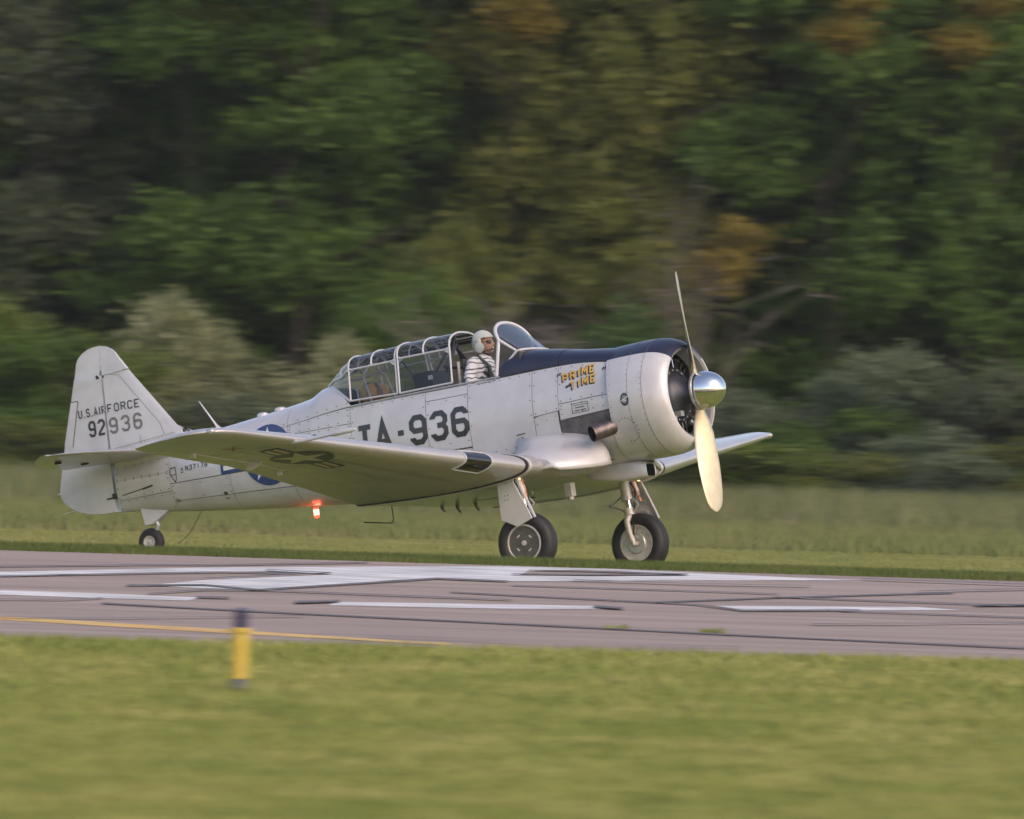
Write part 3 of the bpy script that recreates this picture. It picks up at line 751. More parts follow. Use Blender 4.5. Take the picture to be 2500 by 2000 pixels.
for x, n in ((-0.555, 60), (-0.35, 60), (-0.86, 64)):
    for k in range(n):
        t = 2 * math.pi * k / n; y, z = math.cos(t), math.sin(t); r = prof_r(x) + 0.001
        xx = x + (0.12 * y * y * max(0, min(1, (-x - 0.45) / 0.45)) if x < -0.45 else 0)
        a = Vector((1, 0, 0)); b = Vector((0, -z, y)); c = Vector((xx, y * r, z * r))
        g.add([c + (a * math.cos(q * math.pi / 3) + b * math.sin(q * math.pi / 3)) * 0.0055 for q in range(6)], [(0, 1, 2, 3, 4, 5)])
g.build('rivet', M['wire'], cowling, recalc=False)['kind'] = 'stuff'
def cowl_pt(u, v, off):
    """u = x, v = arc length from the horizontal on the starboard side"""
    r = prof_r(u) + off; t = v / 0.66
    y = math.cos(t); xx = u + (0.12 * y * y * max(0, min(1, (-u - 0.45) / 0.45)) if u < -0.45 else 0)
    return (xx, -y * r, math.sin(t) * r)
flat_poly('cowl_badge', circ(-0.60, -0.005, 0.072), cowl_pt, M['dark'], cowling, 0.003)
M['badge_blue'] = material('badge_grey_blue', (0.15, 0.22, 0.26), 0.4, 0, 0.4)
flat_poly('badge_disc', circ(-0.60, -0.005, 0.050), cowl_pt, M['badge_blue'], cowling, 0.0038)
g = MB(); strokes_mesh(g, [[(-0.66, -0.02), (-0.60, 0.0), (-0.53, 0.025)], [(-0.615, -0.03), (-0.60, -0.008), (-0.57, -0.028)]], 0.016, cowl_pt, 0.0046); g.build('badge_wings', M['rim'], cowling, recalc=False, smooth=False)
# row of fastener studs (round access cover)
g = MB()
for k in range(13):
    t = math.radians(-95 + k * 18); p = cowl_pt(-0.67 + 0.17 * math.cos(t), -0.36 + 0.15 * math.sin(t), 0.002)
    g.lathe([(0, 0.007), (-0.003, 0.0)], 'y', 6, 0, p)
g.build('cover_stud', M['dark'], cowling)

# ---- engine
g = MB(); g.lathe([(-0.62, 0.0), (-0.62, 0.30), (-0.40, 0.30), (-0.34, 0.285), (-0.24, 0.27), (-0.18, 0.22), (-0.12, 0.14), (-0.05, 0.11), (0.0, 0.10)], 'x', 48)
engine = g.build('radial_engine', M['engine'], plane)
g = MB()
for k in range(18):
    t = 2 * math.pi * k / 18; c = (-0.245, 0.285 * math.cos(t), 0.285 * math.sin(t)); g.lathe([(-0.02, 0.012), (0.012, 0.012), (0.014, 0.0)], 'x', 6, 0, c)
g.build('crankcase_bolt', M['steel'], engine)
g = MB(); g.lathe([(-0.238, 0.27), (-0.232, 0.30), (-0.245, 0.315), (-0.27, 0.315)], 'x', 48); g.build('crankcase_ring', M['dark'], engine)
def cyl_proto():
    g = MB()
    prof = [(0.27, 0.070)]
    r = 0.285
    while r < 0.47:
        prof += [(r, 0.072), (r, 0.088), (r + 0.005, 0.088), (r + 0.005, 0.072)]; r += 0.014
    prof += [(0.47, 0.086), (0.49, 0.105), (0.55, 0.105), (0.585, 0.075), (0.60, 0.0)]
    g.lathe(prof, 'z', 20)
    g.box((0.06, -0.05, 0.56), (0.10, 0.045, 0.07)); g.box((0.06, 0.05, 0.56), (0.10, 0.045, 0.07))
    return g
c0 = None
for k in range(9):
    rot = Matrix.Rotation(2 * math.pi * k / 9, 4, 'X')
    if c0 is None:
        c0 = cyl_proto().build('cylinder', M['fin'], engine); o = c0
        gp = MB(); gp.tube([(0.13, -0.035, 0.27), (0.10, -0.05, 0.54)], 0.011, 8); gp.tube([(0.13, 0.035, 0.27), (0.10, 0.05, 0.54)], 0.011, 8)
        p0 = gp.build('pushrod_tube', M['oleo'], engine); q = p0
    else:
        o = c0.copy(); COL.objects.link(o); q = p0.copy(); COL.objects.link(q); q.parent = engine
    for e in (o, q): e.parent = engine; e.matrix_basis = Matrix.Translation((-0.40, 0, 0)) @ rot
g = MB(); g.lathe([(-0.60, 0.30), (-0.60, 0.655)], 'x', 48); g.build('baffle', M['dark'], engine)
g = MB(); g.tube([(-0.20, -0.20, -0.26), (-0.17, -0.26, -0.33), (-0.22, -0.30, -0.40)], 0.022, 10); g.box((-0.17, -0.16, -0.23), (0.09, 0.08, 0.06)); g.build('oil_sump_pipe', M['steel'], engine)
g = MB(); g.tube([(-0.20, 0.12, -0.30), (-0.15, 0.20, -0.38), (-0.2, 0.25, -0.46)], 0.03, 10); g.build('intake_pipe', M['steel'], engine)

# ---- propeller
prop = empty('propeller', (0, 0, 0), 0.3); prop.parent = plane
BLADE_AZ = math.radians(4.0)
g = MB()
sp = [(0.045, 0.0), (0.045, 0.206), (0.06, 0.214), (0.075, 0.216)]
for k in range(1, 15):
    t = k / 14 * math.pi / 2; sp.append((0.075 + 0.285 * math.sin(t), 0.216 * math.cos(t) ** 0.92))
g.lathe(sp, 'x', 64); g.build('spinner', M['chrome'], prop, angle=60)
g = MB(); g.lathe([(-0.02, 0.0), (-0.02, 0.13), (0.04, 0.14), (0.044, 0.18), (0.044, 0.0)], 'x', 40); g.build('hub', M['dark'], prop)
g = MB(); g.lathe([(0.028, 0.196), (0.028, 0.220), (0.046, 0.220), (0.046, 0.196)], 'x', 64); g.build('spinner_ring', M['steel'], prop)
def blade():
    g = MB(); rows = []
    st = [(0.06, 0.052, 0.052, 46), (0.16, 0.055, 0.052, 46), (0.24, 0.062, 0.042, 44), (0.34, 0.088, 0.030, 40), (0.48, 0.110, 0.022, 36), (0.65, 0.122, 0.016, 32),
          (0.85, 0.126, 0.012, 28), (1.02, 0.122, 0.009, 25), (1.16, 0.112, 0.007, 23), (1.26, 0.095, 0.006, 22), (1.32, 0.072, 0.005, 21), (1.355, 0.045, 0.004, 20.5), (1.371, 0.012, 0.003, 20)]
    for r, hc, ht, pa in st:
        b = math.radians(pa); row = []
        for k in range(20):
            t = 2 * math.pi * k / 20; c = hc * (1.14 if r > 0.3 else 1.0) * math.cos(t); th = ht * math.sin(t) * (1.0 if math.sin(t) > 0 else 0.35 if r > 0.3 else 1)
            # tangential axis y, forward axis x; blade pointing down (-z)
            row.append((c * math.sin(b) + th * math.cos(b), c * math.cos(b) - th * math.sin(b), -r))
        rows.append(row)
    g.grid(rows, close_v=True); g.add(rows[-1], [tuple(range(20))]); return g
b0 = blade().build('blade', M['blade'], prop, angle=60); b1 = b0.copy(); COL.objects.link(b1)
b0.matrix_basis = Matrix.Rotation(BLADE_AZ, 4, 'X'); b1.parent = prop; b1.matrix_basis = Matrix.Rotation(BLADE_AZ + math.pi, 4, 'X')

# ---- exhaust stub, scoop
g = MB()
ex = [(-0.58, -0.38, -0.20), (-0.74, -0.47, -0.235), (-0.87, -0.60, -0.285), (-0.985, -0.755, -0.33)]
g.tube(ex, [0.085, 0.092, 0.094, 0.096], 24, caps=False)
g.tube(ex[::-1], [0.088, 0.086, 0.084, 0.078], 24, caps=False)
d = (Vector(ex[3]) - Vector(ex[2])).normalized()
ro = []; 
a = d.cross(Vector((0, 0, 1))).normalized(); b = a.cross(d)
g.grid([[Vector(ex[3]) + (a * math.cos(t) + b * math.sin(t)) * r for t in np.linspace(0, 2 * math.pi, 25)[:-1]] for r in (0.096, 0.098, 0.088)], close_v=True)
g.build('exhaust_pipe', M['exhaust'], plane, recalc=False)
g = MB(); rows = []
for x, hw, zt, zb in ((-0.72, 0.115, -0.69, -0.855), (-0.80, 0.13, -0.66, -0.862), (-1.0, 0.145, -0.64, -0.862), (-1.2, 0.14, -0.64, -0.84), (-1.40, 0.11, -0.66, -0.80), (-1.52, 0.05, -0.68, -0.75)):
    zc = (zt + zb) / 2; hh = (zt - zb) / 2
    rows.append([(x, -hw * math.copysign(abs(math.cos(t)) ** 0.45, math.cos(t)), zc + hh * math.copysign(abs(math.sin(t)) ** 0.45, math.sin(t))) for t in np.linspace(0, 2 * math.pi, 33)[:-1]])
lip = [[(p[0] + 0.012 * (q == 1), p[1] * f, -0.7725 + (p[2] + 0.7725) * f) for p in rows[0]] for q, f in ((1, 0.95), (2, 0.86))]
inner = [[(-0.95, p[1] * 0.80, -0.7725 + (p[2] + 0.7725) * 0.80) for p in rows[0]]]
g.grid([inner[0], lip[1], lip[0]] + rows, lambda i, j: 1 if i == 0 else 0, close_v=True); g.add(inner[0], [tuple(range(32))], 1)
g.build('air_scoop', [M['paint'], M['dark']], plane)
g = MB(); g.box((-1.62, -0.30, -0.86), (0.10, 0.10, 0.16)); g.tube([(-1.62, -0.30, -0.92), (-1.62, -0.3, -0.98)], 0.035, 12); g.build('drain_mast', M['rim'], plane, bevel=0.01)

# ================================================================== WINGS
def airfoil(n=18, t=0.13, camber=0.025):
    """closed loop of (chord fraction from LE, height) LE-first over the top to TE then back underneath"""
    up, lo = [], []
    for i in range(n + 1):
        c = (1 - math.cos(math.pi * i / n)) / 2
        yt = 5 * t * (0.2969 * math.sqrt(c) - 0.1260 * c - 0.3516 * c * c + 0.2843 * c ** 3 - 0.1036 * c ** 4)
        p = 0.3; yc = camber / p ** 2 * (2 * p * c - c * c) if c < p else camber / (1 - p) ** 2 * ((1 - 2 * p) + 2 * p * c - c * c)
        up.append((c, yc + yt)); lo.append((c, yc - yt))
    return up, lo
YJ, YT = 1.55, 6.42
def wing_sec(ay):
    """returns LE x, TE x, reference z at LE, thickness ratio for |y|"""
    if ay <= YJ: return -1.41, -3.66, -0.62, 0.150
    t = (ay - YJ) / (YT - YJ)
    le = -1.41 - 0.245 * (ay - YJ); te = -3.66 + 0.012 * (ay - YJ)
    z = -0.62 + 0.116 * (ay - YJ)
    tip0 = 5.85
    if ay > tip0:
        e = (ay - tip0) / (YT - tip0)
        k = 1 - math.sqrt(max(0.0, 1 - min(e, 0.9995) ** 2.4))
        le -= k * 0.50; te += 0.10 * k
        th = 0.118 * math.sqrt(max(0.02, 1 - e ** 2.5)); z += -0.055 * k
    else: th = 0.150 - 0.032 * t
    return le, te, z, th
def inc(ay): return math.radians(2.6 * (1 - max(0.0, min(1.0, (ay - YJ) / 2.7))) + max(0.0, ay - 4.4) / 2 * 4.2)
def wing_pt(ay, c, upper):
    le, te, z, th = wing_sec(ay); ch = le - te
    t = th
    yt = 5 * t * (0.2969 * math.sqrt(max(c, 0)) - 0.1260 * c - 0.3516 * c * c + 0.2843 * c ** 3 - 0.1036 * c ** 4)
    p, cam = 0.3, 0.022
    yc = cam / p ** 2 * (2 * p * c - c * c) if c < p else cam / (1 - p) ** 2 * ((1 - 2 * p) + 2 * p * c - c * c)
    h = (yc + yt if upper else yc - yt) * ch
    ic = inc(ay)
    return (le - c * ch * math.cos(ic), ay, z - c * ch * math.sin(ic) + h)
def wing_bottom(x, y, off):
    ay = abs(y); le, te, _, _ = wing_sec(ay); c = min(0.999, max(0.0, (le - x) / (le - te)))
    p = wing_pt(ay, c, False); return (x, y, p[2] - off)
def cs(n, c0=0.0, c1=1.0): return [c0 + (c1 - c0) * (1 - math.cos(math.pi * i / n)) / 2 for i in range(n + 1)]
def wing_loft(ylist, sgn, c0, c1, n=22, zoff=0.0):
    g = MB(); rows = []
    for ay in ylist:
        a = cs(n, c0, c1)
        up = [wing_pt(ay, c, True) for c in a]; lo = [wing_pt(ay, c, False) for c in a[::-1]]
        rows.append([(p[0], sgn * p[1], p[2] + zoff) for p in up + lo])
    g.grid(rows, close_v=True)
    for r in (rows[0], rows[-1]): g.add(r, [tuple(range(len(r)))])
    return g
centre = wing_loft(list(np.linspace(-1.535, 1.535, 9)), 1, 0, 1)
# centre section has |y| inside YJ -> constant section
g = MB(); rows = []
for y in np.linspace(-1.535, 1.535, 13):
    a = cs(22); rows.append([(p[0], y, p[2]) for p in [wing_pt(min(abs(y), 1.5), c, True) for c in a] + [wing_pt(min(abs(y), 1.5), c, False) for c in a[::-1]]])
g.grid(rows, close_v=True)
for r in (rows[0], rows[-1]): g.add(r, [tuple(range(len(r)))])
centre = g.build('wing_centre_section', M['paint_shaded'], plane, angle=50)
tips = [5.85 + (YT - 5.85) * t for t in (0.12, 0.25, 0.38, 0.5, 0.62, 0.72, 0.81, 0.88, 0.93, 0.97, 0.992, 0.9995)]
AIL0, AIL1 = 3.72, 6.0
for sgn in (-1, 1):
    w = MB()
    # main panel forward of hinge over the full span, rear part built by flap and aileron
    ya = list(np.linspace(1.563, 5.85, 18)) + tips
    wobj = wing_loft(ya, sgn, 0.0, 0.755, 22).build('outer_wing', M['paint_shaded'], plane, angle=50)
    wing_loft(list(np.linspace(1.563, AIL0 - 0.008, 8)), sgn, 0.759, 1.0, 8).build('flap', M['paint_shaded'], wobj, angle=50)
    wing_loft(list(np.linspace(AIL0 + 0.008, 5.85, 8)) + [t for t in tips if t < AIL1], sgn, 0.764, 1.0, 8).build('aileron', M['paint_shaded'], wobj, angle=50)
    wing_loft([AIL1 + 0.008] + [t for t in tips if t > AIL1 + 0.02], sgn, 0.758, 1.0, 8).build('wing_tip', M['paint_shaded'], wobj, angle=50)
    # joint angle band: dark sealing strip and pale cap strip round the section
    for y0, y1, off, mat, nm in ((1.537, 1.585, 0.006, 'dark', 'joint_seal'), (1.470, 1.533, 0.014, 'paint', 'joint_cover')):
        g = MB(); rows = []
        for y in (y0, y1):
            a = cs(26); loop = [wing_pt(1.5, c, True) for c in a] + [wing_pt(1.5, c, False) for c in a[::-1]]
            row = []
            for k, p in enumerate(loop):
                q0 = loop[k - 1]; q1 = loop[(k + 1) % len(loop)]
                t = Vector((q1[0] - q0[0], 0, q1[2] - q0[2])); t = t.normalized() if t.length > 1e-7 else Vector((0, 0, 1))
                nrm = Vector((t.z, 0, -t.x)) * -1
                row.append((p[0] + nrm.x * off * -1, sgn * y, p[2] + nrm.z * off * -1))
            rows.append(row)
        g.grid(rows, close_v=True)
        for r in rows: g.add(r, [tuple(range(len(r)))])
        g.build(nm, M[mat], wobj, angle=60)
    # aileron hinge brackets
    for y, c in ((5.55, 0.76), (4.42, 0.755), (3.78, 0.80)):
        p = wing_pt(y, c, False)
        g = MB()
        if y == 4.42:
            g.prism([(p[0] + 0.16, p[2] + 0.02), (p[0] + 0.10, p[2] - 0.045), (p[0] - 0.02, p[2] - 0.085), (p[0] - 0.09, p[2] - 0.07), (p[0] - 0.07, p[2] - 0.02), (p[0] + 0.02, p[2] + 0.02)], sgn * y - 0.012, sgn * y + 0.012)
        else:
            g.box((p[0], sgn * y, p[2] - 0.02), (0.06, 0.03, 0.06))
        g.build('hinge_bracket', M['rim'], wobj, bevel=0.004)
    g = MB(); a = wing_pt(3.9, 0.98, False); g.prism([(a[0] + 0.42, a[2] + 0.015), (a[0] - 0.05, a[2] - 0.005), (a[0] - 0.05, a[2] + 0.02)], sgn * 3.9 - 0.01, sgn * 3.9 + 0.01); g.build('balance_tab', M['rim'], wobj)
    g = MB(); hp = [wing_pt(v, 0.752, False) for v in np.linspace(5.55, 3.8, 9).tolist()]; g.tube([(p[0], sgn * p[1], p[2] - 0.004) for p in hp], 0.008, 6); g.build('hinge_line', M['rim'], wobj)
    # nav light and tie-down
    p = wing_pt(6.20, 0.05, True); g = MB(); g.lathe([(-0.035, 0.0), (-0.03, 0.03), (0.0, 0.042), (0.045, 0.03), (0.075, 0.0)], 'x', 16, 0, (p[0] + 0.015, sgn * (p[1] + 0.02), p[2] - 0.03)); g.build('navigation_light', M['steel'], wobj)
    # landing light lens in the leading edge (starboard)
    g = MB(); rows = []
    lens_on = sgn < 0
    for ay in np.linspace(2.10, 2.50, 8):
        loop = [wing_pt(ay, c, False) for c in (0.10, 0.075, 0.05, 0.03, 0.015, 0.005)] + [wing_pt(ay, c, True) for c in (0.0, 0.005, 0.015, 0.03, 0.05)]
        row = []
        le, te, z0, th = wing_sec(ay); cx0 = le - 0.25; cz0 = z0
        for p in loop:
            dv = Vector((p[0] - cx0, 0, p[2] - cz0)).normalized() * 0.005; row.append((p[0] + dv.x, sgn * ay, p[2] + dv.z))
        rows.append(row)
    g.grid(rows)
    if lens_on: g.build('landing_light', M['lens_dark'] if False else material('smoked_lens', (0.012, 0.012, 0.015), 0.06, 0, 1.0), wobj, angle=60)
    g = MB()
    for rr in (rows[0], rows[-1]):
        g.tube(rr, 0.010, 6)
    g.tube([r[0] for r in rows], 0.010, 6); g.tube([r[-1] for r in rows], 0.008, 6)
    if lens_on: g.build('lens_frame', M['paint'], wobj)
    # rivet rows underneath
    g = MB()
    rg = np.random.default_rng(3)
    for c in (0.12, 0.28, 0.30, 0.46, 0.62):
        for k in range(150):
            ay = 1.62 + (5.1 - 1.62) * k / 149; p = wing_pt(ay, c, False)
            g.add([(p[0] - 0.006, sgn * ay - 0.006, p[2] - 0.0015), (p[0] + 0.006, sgn * ay - 0.006, p[2] - 0.0015), (p[0] + 0.006, sgn * ay + 0.006, p[2] - 0.0015), (p[0] - 0.006, sgn * ay + 0.006, p[2] - 0.0015)], [(0, 1, 2, 3)])
    for ay in np.arange(1.9, 5.3, 0.42):
        for k in range(40):
            p = wing_pt(ay, 0.05 + 0.68 * k / 39, False)
            g.add([(p[0] - 0.006, sgn * ay - 0.006, p[2] - 0.0015), (p[0] + 0.006, sgn * ay - 0.006, p[2] - 0.0015), (p[0] + 0.006, sgn * ay + 0.006, p[2] - 0.0015), (p[0] - 0.006, sgn * ay + 0.006, p[2] - 0.0015)], [(0, 1, 2, 3)])
    r = g.build('rivet', M['rim'], wobj, recalc=False); r['kind'] = 'stuff'
    # seams under the wing
    g = MB()
    for ay in (2.75, 3.95, 5.2):
        strokes_mesh(g, [[(wing_pt(ay, 0.04, False)[0], sgn * ay), (wing_pt(ay, 0.74, False)[0], sgn * ay)]], 0.006, wing_bottom, 0.0018, 0.05)
    for c in (0.29, 0.47):
        strokes_mesh(g, [[(wing_pt(ay, c, False)[0], sgn * ay) for ay in np.linspace(1.6, 5.2, 14)]], 0.006, wing_bottom, 0.0018 + 0.0004, 0.08)
    g.build('seam_strip', M['seam'], wobj, recalc=False, smooth=False)
    if sgn < 0:
        M['u_b'] = material('insignia_blue_shaded', (0.030, 0.035, 0.055), 0.45, 0, 0.3); M['u_w'] = material('insignia_white_shaded', (0.48, 0.46, 0.42), 0.45, 0, 0.3); M['u_r'] = material('insignia_red_shaded', (0.20, 0.06, 0.04), 0.45, 0, 0.3)  # insignia colours darkened, the shade under the wing put into them
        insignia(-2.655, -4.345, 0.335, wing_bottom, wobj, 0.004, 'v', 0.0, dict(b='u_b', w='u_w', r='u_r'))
        g = MB(); strokes_mesh(g, [[(-2.97, -5.50), (-2.78, -5.36)], [(-2.80, -5.52), (-2.93, -5.34)]], 0.03, wing_bottom, 0.003); g.build('tie_down_mark', M['insig_red'], wobj, recalc=False, smooth=False)
        # pitot tube
        p = wing_pt(5.05, 0.02, False)
        g = MB(); g.tube([(p[0] - 0.05, -5.05, p[2] - 0.0), (p[0] + 0.10, -5.05, p[2] - 0.012), (p[0] + 0.46, -5.05, p[2] + 0.0)], [0.022, 0.018, 0.018], 10)
        g.tube([(p[0] + 0.46, -5.05, p[2]), (p[0] + 0.52, -5.05, p[2] + 0.002), (p[0] + 0.72, -5.05, p[2] + 0.006), (p[0] + 0.78, -5.05, p[2] + 0.008)], [0.020, 0.030, 0.026, 0.012], 12)
        g.prism([(p[0] + 0.52, p[2] + 0.02), (p[0] + 0.50, p[2] + 0.10), (p[0] + 0.62, p[2] + 0.02)], -5.056, -5.044)
        g.build('pitot_tube', M['paint'], wobj)
wobj.matrix_basis = Matrix.Translation((0, 1.55, -0.6)) @ Matrix.Rotation(math.radians(1.05), 4, 'X') @ Matrix.Diagonal((1, 1.05, 1, 1)) @ Matrix.Translation((0, -1.55, 0.6))   # far wing rides a little higher
# wheel bay fairing ahead of the centre section, open underneath
for sgn in (-1, 1):
    g = MB(); rows = []
    for ay, xf, zt, xb, zl in ((1.20, -1.30, -0.52, -1.75, -0.665), (1.14, -1.235, -0.475, -1.8, -0.70), (1.05, -1.17, -0.44, -1.85, -0.705), (0.92, -1.09, -0.405, -1.9, -0.705), (0.78, -1.03, -0.37, -1.95, -0.70), (0.66, -0.985, -0.33, -2.0, -0.695), (0.56, -0.95, -0.27, -2.05, -0.685), (0.50, -0.93, -0.18, -2.1, -0.675)):
        row = []
        for k in range(15):
            t = k / 14 * math.pi / 2
            row.append((xb + (xf - xb) * math.cos(t) ** 0.75, sgn * ay, zl + (zt - zl) * math.sin(t) ** 0.8))
        rows.append(row)
    g.grid(rows)
    g.add(rows[0] + [(-1.75, sgn * 1.20, -0.665)], [tuple(range(16))])
    o = g.build('wheel_bay_fairing', M['paint'], plane, angle=50); md = o.modifiers.new('thickness', 'SOLIDIFY'); md.thickness = 0.012; md.offset = 0
    g = MB(); g.grid([[(-1.25, sgn * 1.1, -0.60), (-1.95, sgn * 1.1, -0.60)], [(-1.02, sgn * 0.55, -0.58), (-1.95, sgn * 0.55, -0.58)], [(-0.98, sgn * 0.3, -0.62), (-1.95, sgn * 0.3, -0.62)]]); g.build('wheel_bay', M['dark'], plane)
    # wing root fillet
    g = MB(); rows = []
    for x in np.linspace(-1.9, -3.95, 20):
        c = min(0.999, (-1.41 - x) / 2.25); zt = wing_pt(1.4, c, True)[2] if x > -3.62 else lerp(wing_pt(1.4, 0.98, True)[2], -0.54, (-3.62 - x) / 0.33)
        fp = fus_pt(x, s_of(x, -0.42))
        yo = 0.80 if x > -3.4 else lerp(0.80, 0.44, (-3.4 - x) / 0.55)
        p0 = Vector((x, -fp[1] + 0.001, -0.42 if x > -3.7 else lerp(-0.42, -0.50, (-3.7 - x) / 0.6))); p2 = Vector((x, yo, zt + 0.006)); p1 = Vector((x, -fp[1] + 0.02, zt + 0.02))
        rows.append([((1 - t) ** 2 * p0 + 2 * t * (1 - t) * p1 + t * t * p2) for t in np.linspace(0, 1, 9).tolist()])
    rows = [[(p.x, sgn * p.y, p.z) for p in r] for r in rows]
    g.grid(rows); g.build('root_fillet', M['paint'], plane, angle=60)

# ================================================================== TAIL
def sym_foil(outline_le, outline_te, tspan, thick, axis):
    pass
def fin_loft(rows_def, n=10):
    """rows_def: list of (z, x_le, x_te, half thickness) -> vertical surface, symmetric about y = 0"""
    g = MB(); rows = []
    for z, xl, xt, ht in rows_def:
        a = [(1 - math.cos(math.pi * i / n)) / 2 for i in range(n + 1)]
        f = lambda c: ht * (2.6 * math.sqrt(max(c, 0)) * (1 - c) ** 0.9)
        st = [(lerp(xl, xt, c), -f(c), z) for c in a]; pt = [(lerp(xl, xt, c), f(c), z) for c in a[::-1]]
        rows.append(st + pt)
    g.grid(rows, close_v=True)
    for r in (rows[0], rows[-1]): g.add(r, [tuple(range(len(r)))])
    return g
def plate(name, poly, ht_fun, mat, parent, step=0.05):
    """solid symmetric surface from a side outline (x,z): thickness from ht_fun(x,z)"""
    bm = bmesh.new(); vs = [bm.verts.new((a, 0, b)) for a, b in poly]; f = bm.faces.new(vs)
    bmesh.ops.triangulate(bm, faces=bm.faces)
    us = [p[0] for p in poly]; ws = [p[1] for p in poly]
    for k, lo, hi in ((0, min(us), max(us)), (2, min(ws), max(ws))):
        c = lo + step
        while c < hi:
            co = [0, 0, 0]; no = [0, 0, 0]; co[k] = c; no[k] = 1
            bmesh.ops.bisect_plane(bm, geom=bm.verts[:] + bm.edges[:] + bm.faces[:], plane_co=co, plane_no=no); c += step
    edge = {v.index: v.is_boundary for v in bm.verts}; bm.verts.index_update()
    g = MB(); co = [(v.co.x, v.co.z) for v in bm.verts]; bd = [v.is_boundary for v in bm.verts]
    fs = [[v.index for v in f.verts] for f in bm.faces]
    A = [(x, -ht_fun(x, z), z) for x, z in co]; B = [(x, ht_fun(x, z), z) for x, z in co]
    n = len(co); g.add(A + B, [tuple(f) for f in fs] + [tuple(n + i for i in f[::-1]) for f in fs])
    for e in bm.edges:
        if e.is_boundary:
            a, b = e.verts[0].index, e.verts[1].index; g.add([A[a], A[b], B[b], B[a]], [(0, 1, 2, 3)])
    bm.free()
    return g.build(name, mat, parent, angle=40)
HX = -7.735      # rudder hinge line
def fin_le(z): return -6.74 - (z - 0.641) * 0.745
def fin_ht(x, z):
    xl = fin_le(z) if z > 0.55 else -6.6
    c = (xl - x) / (xl + 8.4); c = min(1, max(0, c))
    return 0.006 + 0.115 * (1.7 - z) / 1.25 * 0.62 * (math.sqrt(c) * (1 - c) ** 0.8) * 1.5 + 0.018 * math.sqrt(c) * (1 - c)
fin_poly = [(-6.50, 0.585), (-6.62, 0.590), (-6.70, 0.625), (-6.78, 0.69)] + [(fin_le(z), z) for z in (0.75, 0.9, 1.1, 1.3, 1.482)] + [(-7.53, 1.486), (-7.722, 1.482), (-7.722, 0.47), (-6.9, 0.50)]
fin = plate('fin', fin_poly, fin_ht, M['paint'], plane)
te = lambda z: -8.085 - (1.55 - z) * 0.325 if z > 0.2 else 0
rud_poly = [(-7.748, 1.470), (-7.535, 1.474), (fin_le(1.498), 1.496), (-7.485, 1.64), (-7.51, 1.70), (-7.56, 1.755), (-7.63, 1.795), (-7.713, 1.814), (-7.80, 1.812), (-7.88, 1.797), (-7.96, 1.762), (-8.02, 1.715), (-8.055, 1.66), (-8.085, 1.55),
            (-8.185, 1.225), (-8.362, 0.70), (-8.50, 0.26), (-8.505, 0.18), (-8.47, 0.10), (-8.40, 0.035), (-8.30, -0.03), (-8.15, -0.085), (-7.95, -0.118), (-7.748, -0.125)]
def rud_ht(x, z):
    c = min(1, max(0, (-7.70 - x) / 0.78)) if z < 1.48 else min(1, max(0, (-7.48 - x) / 0.75))
    base = 0.060 if z < 0.5 else 0.052 * (1.9 - z) / 1.4 + 0.012
    edge = 1.0
    if z > 1.55: edge = math.sqrt(max(0.02, (1.825 - z) / 0.28)) if z > 1.60 else 1.0
    return 0.004 + base * (1 - c) ** 0.85 * edge
rudder = plate('rudder', rud_poly, rud_ht, M['paint'], plane)
def rud_pt(u, v, off): return (u, -(max(rud_ht(u, v), fin_ht(u, v) if u > -7.73 else 0) + off) if u < -7.735 else -(fin_ht(u, v) + off), v)
tab = plate('trim_tab', [(-8.092, 1.225), (-8.186, 1.228), (-8.352, 0.74), (-8.240, 0.715)], lambda x, z: rud_ht(x, z) + 0.004, M['paint'], rudder)
g = MB()
strokes_mesh(g, [[(-8.086, 1.222), (-8.236, 0.712)], [(-8.09, 1.226), (-8.18, 1.229)]], 0.009, rud_pt, 0.004)
strokes_mesh(g, [[(-7.50, 1.482), (-7.735, 1.478)]], 0.016, rud_pt, 0.004); strokes_mesh(g, [[(-7.70, 1.465), (-7.80, 1.455)]], 0.045, rud_pt, 0.0045)
g.build('hinge_gap', M['dark'], rudder, recalc=False, smooth=False)
g = MB()
for z0 in (1.39, 1.02, 0.52, 0.22, -0.0): strokes_mesh(g, [[(-7.75, z0 + 0.02), (te(max(z0, 0.21)) + 0.02, z0 - 0.03)]], 0.007, rud_pt, 0.002)
g.build('rib_tape', M['rim'], rudder, recalc=False, smooth=False)
g = MB(); strokes_mesh(g, [[(-7.60, 1.46), (-7.50, 1.44), (-7.02, 0.80), (-6.98, 0.66)], [(-7.70, 0.60), (-7.40, 0.62), (-6.85, 0.66)], [(-7.30, 0.60), (-7.30, 0.70)]], 0.006, rud_pt, 0.002); g.build('seam_strip', M['seam'], fin, recalc=False, smooth=False)
g = MB()
for k in range(22):
    a = lerp(-7.70, -6.85, k / 21); strokes_mesh(g, [[(a, 0.585 + 0.055 * k / 21), (a + 0.009, 0.585 + 0.055 * k / 21)]], 0.009, rud_pt, 0.003)
g.build('fastener', M['wire'], fin, recalc=False, smooth=False)['kind'] = 'stuff'
g = MB(); g.box((-7.735, 0, 0.06), (0.07, 0.15, 0.06)); g.box((-7.80, -0.065, 0.04), (0.10, 0.02, 0.015)); g.build('rudder_horn', M['dark'], rudder, bevel=0.006)
g = MB(); g.tube([(-8.49, 0, 0.20), (-8.545, 0, 0.205)], [0.012, 0.008], 8); g.build('tail_light', M['rim'], rudder)
